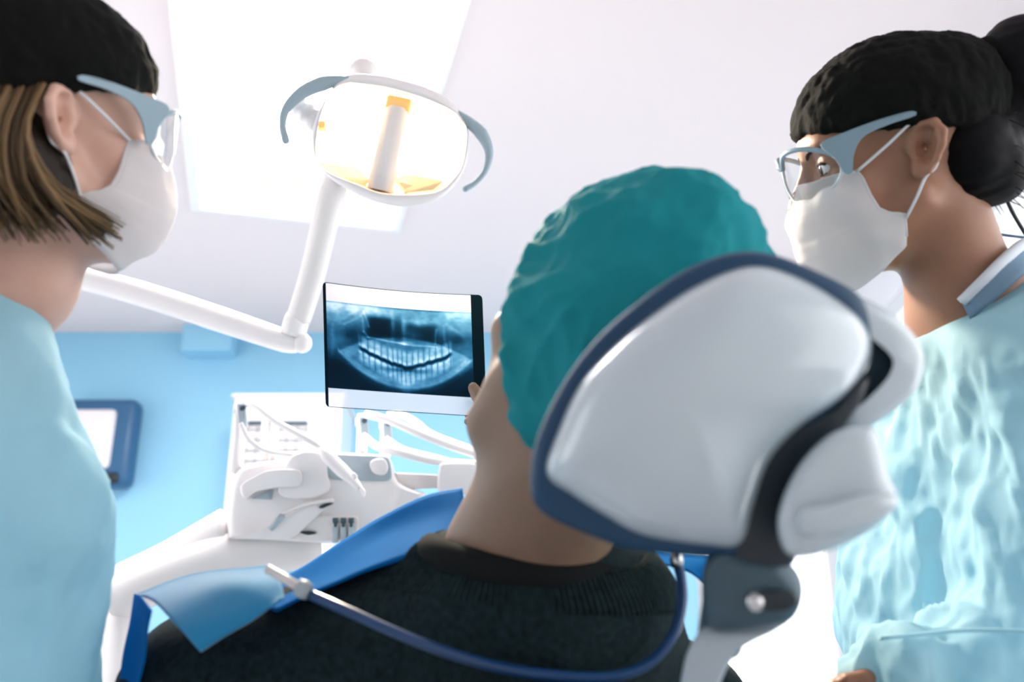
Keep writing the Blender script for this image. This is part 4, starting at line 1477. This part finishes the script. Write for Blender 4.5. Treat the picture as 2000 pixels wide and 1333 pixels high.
    # ribs of the yoke below the collar, laid on the knit surface
    rb = MB()
    for t in np.linspace(0, 2 * np.pi, 120, endpoint=False):
        rd = ncw * .088 * math.cos(t) + unit(FW - UP * .15) * .083 * math.sin(t)
        pts = []
        for s_ in np.linspace(1.0, 1.75, 9):
            p = cen + rd * s_ - UP * .03 * (s_ - .9)
            for _ in range(12):
                e_ = .002
                q = np.array([p, p + A(e_, 0, 0), p + A(0, e_, 0), p + A(0, 0, e_)])
                d_ = sdf(g, q)
                gr_ = unit((d_[1:] - d_[0]) / e_)
                p = p - gr_ * d_[0] * .9
            pts.append(p + gr_ * .0022)
        rb.tube(pts, [.0024] * 8 + [.0006], 5)
    rb.build('ribbing', 'sweater', so, kind='stuff')
    # trousers
    g = [EL(hip, (.175, .145, .12)), CP(hip + A(-.09, 0, 0), A(.02, 1.75, .68), .095, .075, k=.04), CP(hip + A(.09, 0, 0), A(.22, 1.75, .68), .095, .075, k=.04),
         CP(A(.02, 1.75, .68), A(.02, 2.2, .55), .07, .055, k=.03), CP(A(.22, 1.75, .68), A(.22, 2.2, .55), .07, .055, k=.03)]
    v, f = surface(g, .012)
    obj('trousers', v, f, 'trouser', pr)
    return pr


mat('collar_knit', (.012, .014, .014), .95, bump=.5, bscale=350)
hb = mat('hair_blonde', (.20, .13, .07), .5)
hb.node_tree.nodes['Principled BSDF'].inputs['Specular IOR Level'].default_value = .2
nt = hb.node_tree
at_ = nt.nodes.new('ShaderNodeAttribute'); at_.attribute_name = 'tone'
rp = nt.nodes.new('ShaderNodeValToRGB')
rp.color_ramp.elements[0].color = (.018, .011, .007, 1)
rp.color_ramp.elements[1].color = (.24, .15, .07, 1)
nt.links.new(at_.outputs['Fac'], rp.inputs['Fac'])
nt.links.new(rp.outputs['Color'], nt.nodes['Principled BSDF'].inputs['Base Color'])

person_right()
person_left()
person_patient()

# ------------------------------------------------------------------ dental bib with its clip cord
bb = root('dental_bib', P(560, 1150, .93), 'blue disposable dental bib folded over the patient shoulder with clip cord', 'bib')
def sheet(name, rows, m, n=30, mrows=14, thick=.002, sub_amp=.003):
    R_ = [catmull([P(*q) for q in r], n) for r in rows]
    R_ = np.array(R_)
    out = np.stack([catmull(R_[:, i], mrows) for i in range(n)], 1)
    v, f = gridmesh(out)
    v = v + sub_amp * np.stack([noise(v * 14), noise(v * 14 + 5), noise(v * 14 + 8)], -1)
    return obj(name, v, f, m, bb, solid=thick)


# front sheet rising over the left shoulder up to the neck
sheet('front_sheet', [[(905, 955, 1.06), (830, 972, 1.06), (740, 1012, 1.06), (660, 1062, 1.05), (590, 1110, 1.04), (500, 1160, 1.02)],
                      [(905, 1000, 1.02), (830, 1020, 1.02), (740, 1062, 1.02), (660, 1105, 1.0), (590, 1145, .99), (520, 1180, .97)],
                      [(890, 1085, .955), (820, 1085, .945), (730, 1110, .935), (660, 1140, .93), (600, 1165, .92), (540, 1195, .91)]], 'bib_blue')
# folded corner, paler blue, with sheen standing in for grazing light
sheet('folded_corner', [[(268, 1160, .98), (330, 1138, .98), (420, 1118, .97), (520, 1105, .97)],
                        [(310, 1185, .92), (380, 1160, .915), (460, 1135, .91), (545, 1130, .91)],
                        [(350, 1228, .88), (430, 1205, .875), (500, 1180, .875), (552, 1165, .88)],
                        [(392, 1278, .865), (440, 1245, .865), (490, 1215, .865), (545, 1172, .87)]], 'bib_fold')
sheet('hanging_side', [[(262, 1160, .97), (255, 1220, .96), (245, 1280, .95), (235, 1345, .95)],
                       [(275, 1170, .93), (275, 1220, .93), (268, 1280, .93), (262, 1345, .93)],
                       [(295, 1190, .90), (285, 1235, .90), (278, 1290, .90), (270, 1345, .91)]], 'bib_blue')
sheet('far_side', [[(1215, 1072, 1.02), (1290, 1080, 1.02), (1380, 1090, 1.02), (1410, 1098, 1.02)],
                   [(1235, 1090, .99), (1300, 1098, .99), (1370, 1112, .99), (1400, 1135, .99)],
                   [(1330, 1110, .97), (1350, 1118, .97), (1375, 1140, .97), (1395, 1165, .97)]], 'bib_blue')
cd = [P(600, 1160, .86), P(680, 1195, .84), P(780, 1240, .825), P(880, 1278, .82), P(990, 1308, .82), P(1100, 1322, .83), P(1200, 1322, .84), P(1270, 1295, .85), P(1315, 1240, .86), P(1332, 1180, .87), P(1330, 1130, .88), P(1322, 1100, .89)]
MB().tube(cd, .0046, 10, 60).build('neck_cord', 'cord_blue', bb)
MB().tube([P(522, 1112, .87), P(560, 1134, .865), P(592, 1152, .86)], .0042, 10).build('clip', 'warm_plastic', bb)
MB().lathe([(0, -.006), (.007, -.006), (.008, 0), (.007, .006), (0, .006)], P(592, 1152, .858), P(620, 1166, .858) - P(592, 1152, .858)).build('clip_hinge', 'grey_plastic', bb)
MB().lathe([(0, -.006), (.005, -.006), (.006, 0), (.005, .008), (0, .008)], P(1322, 1096, .885), UP).build('clip', 'steel', bb)
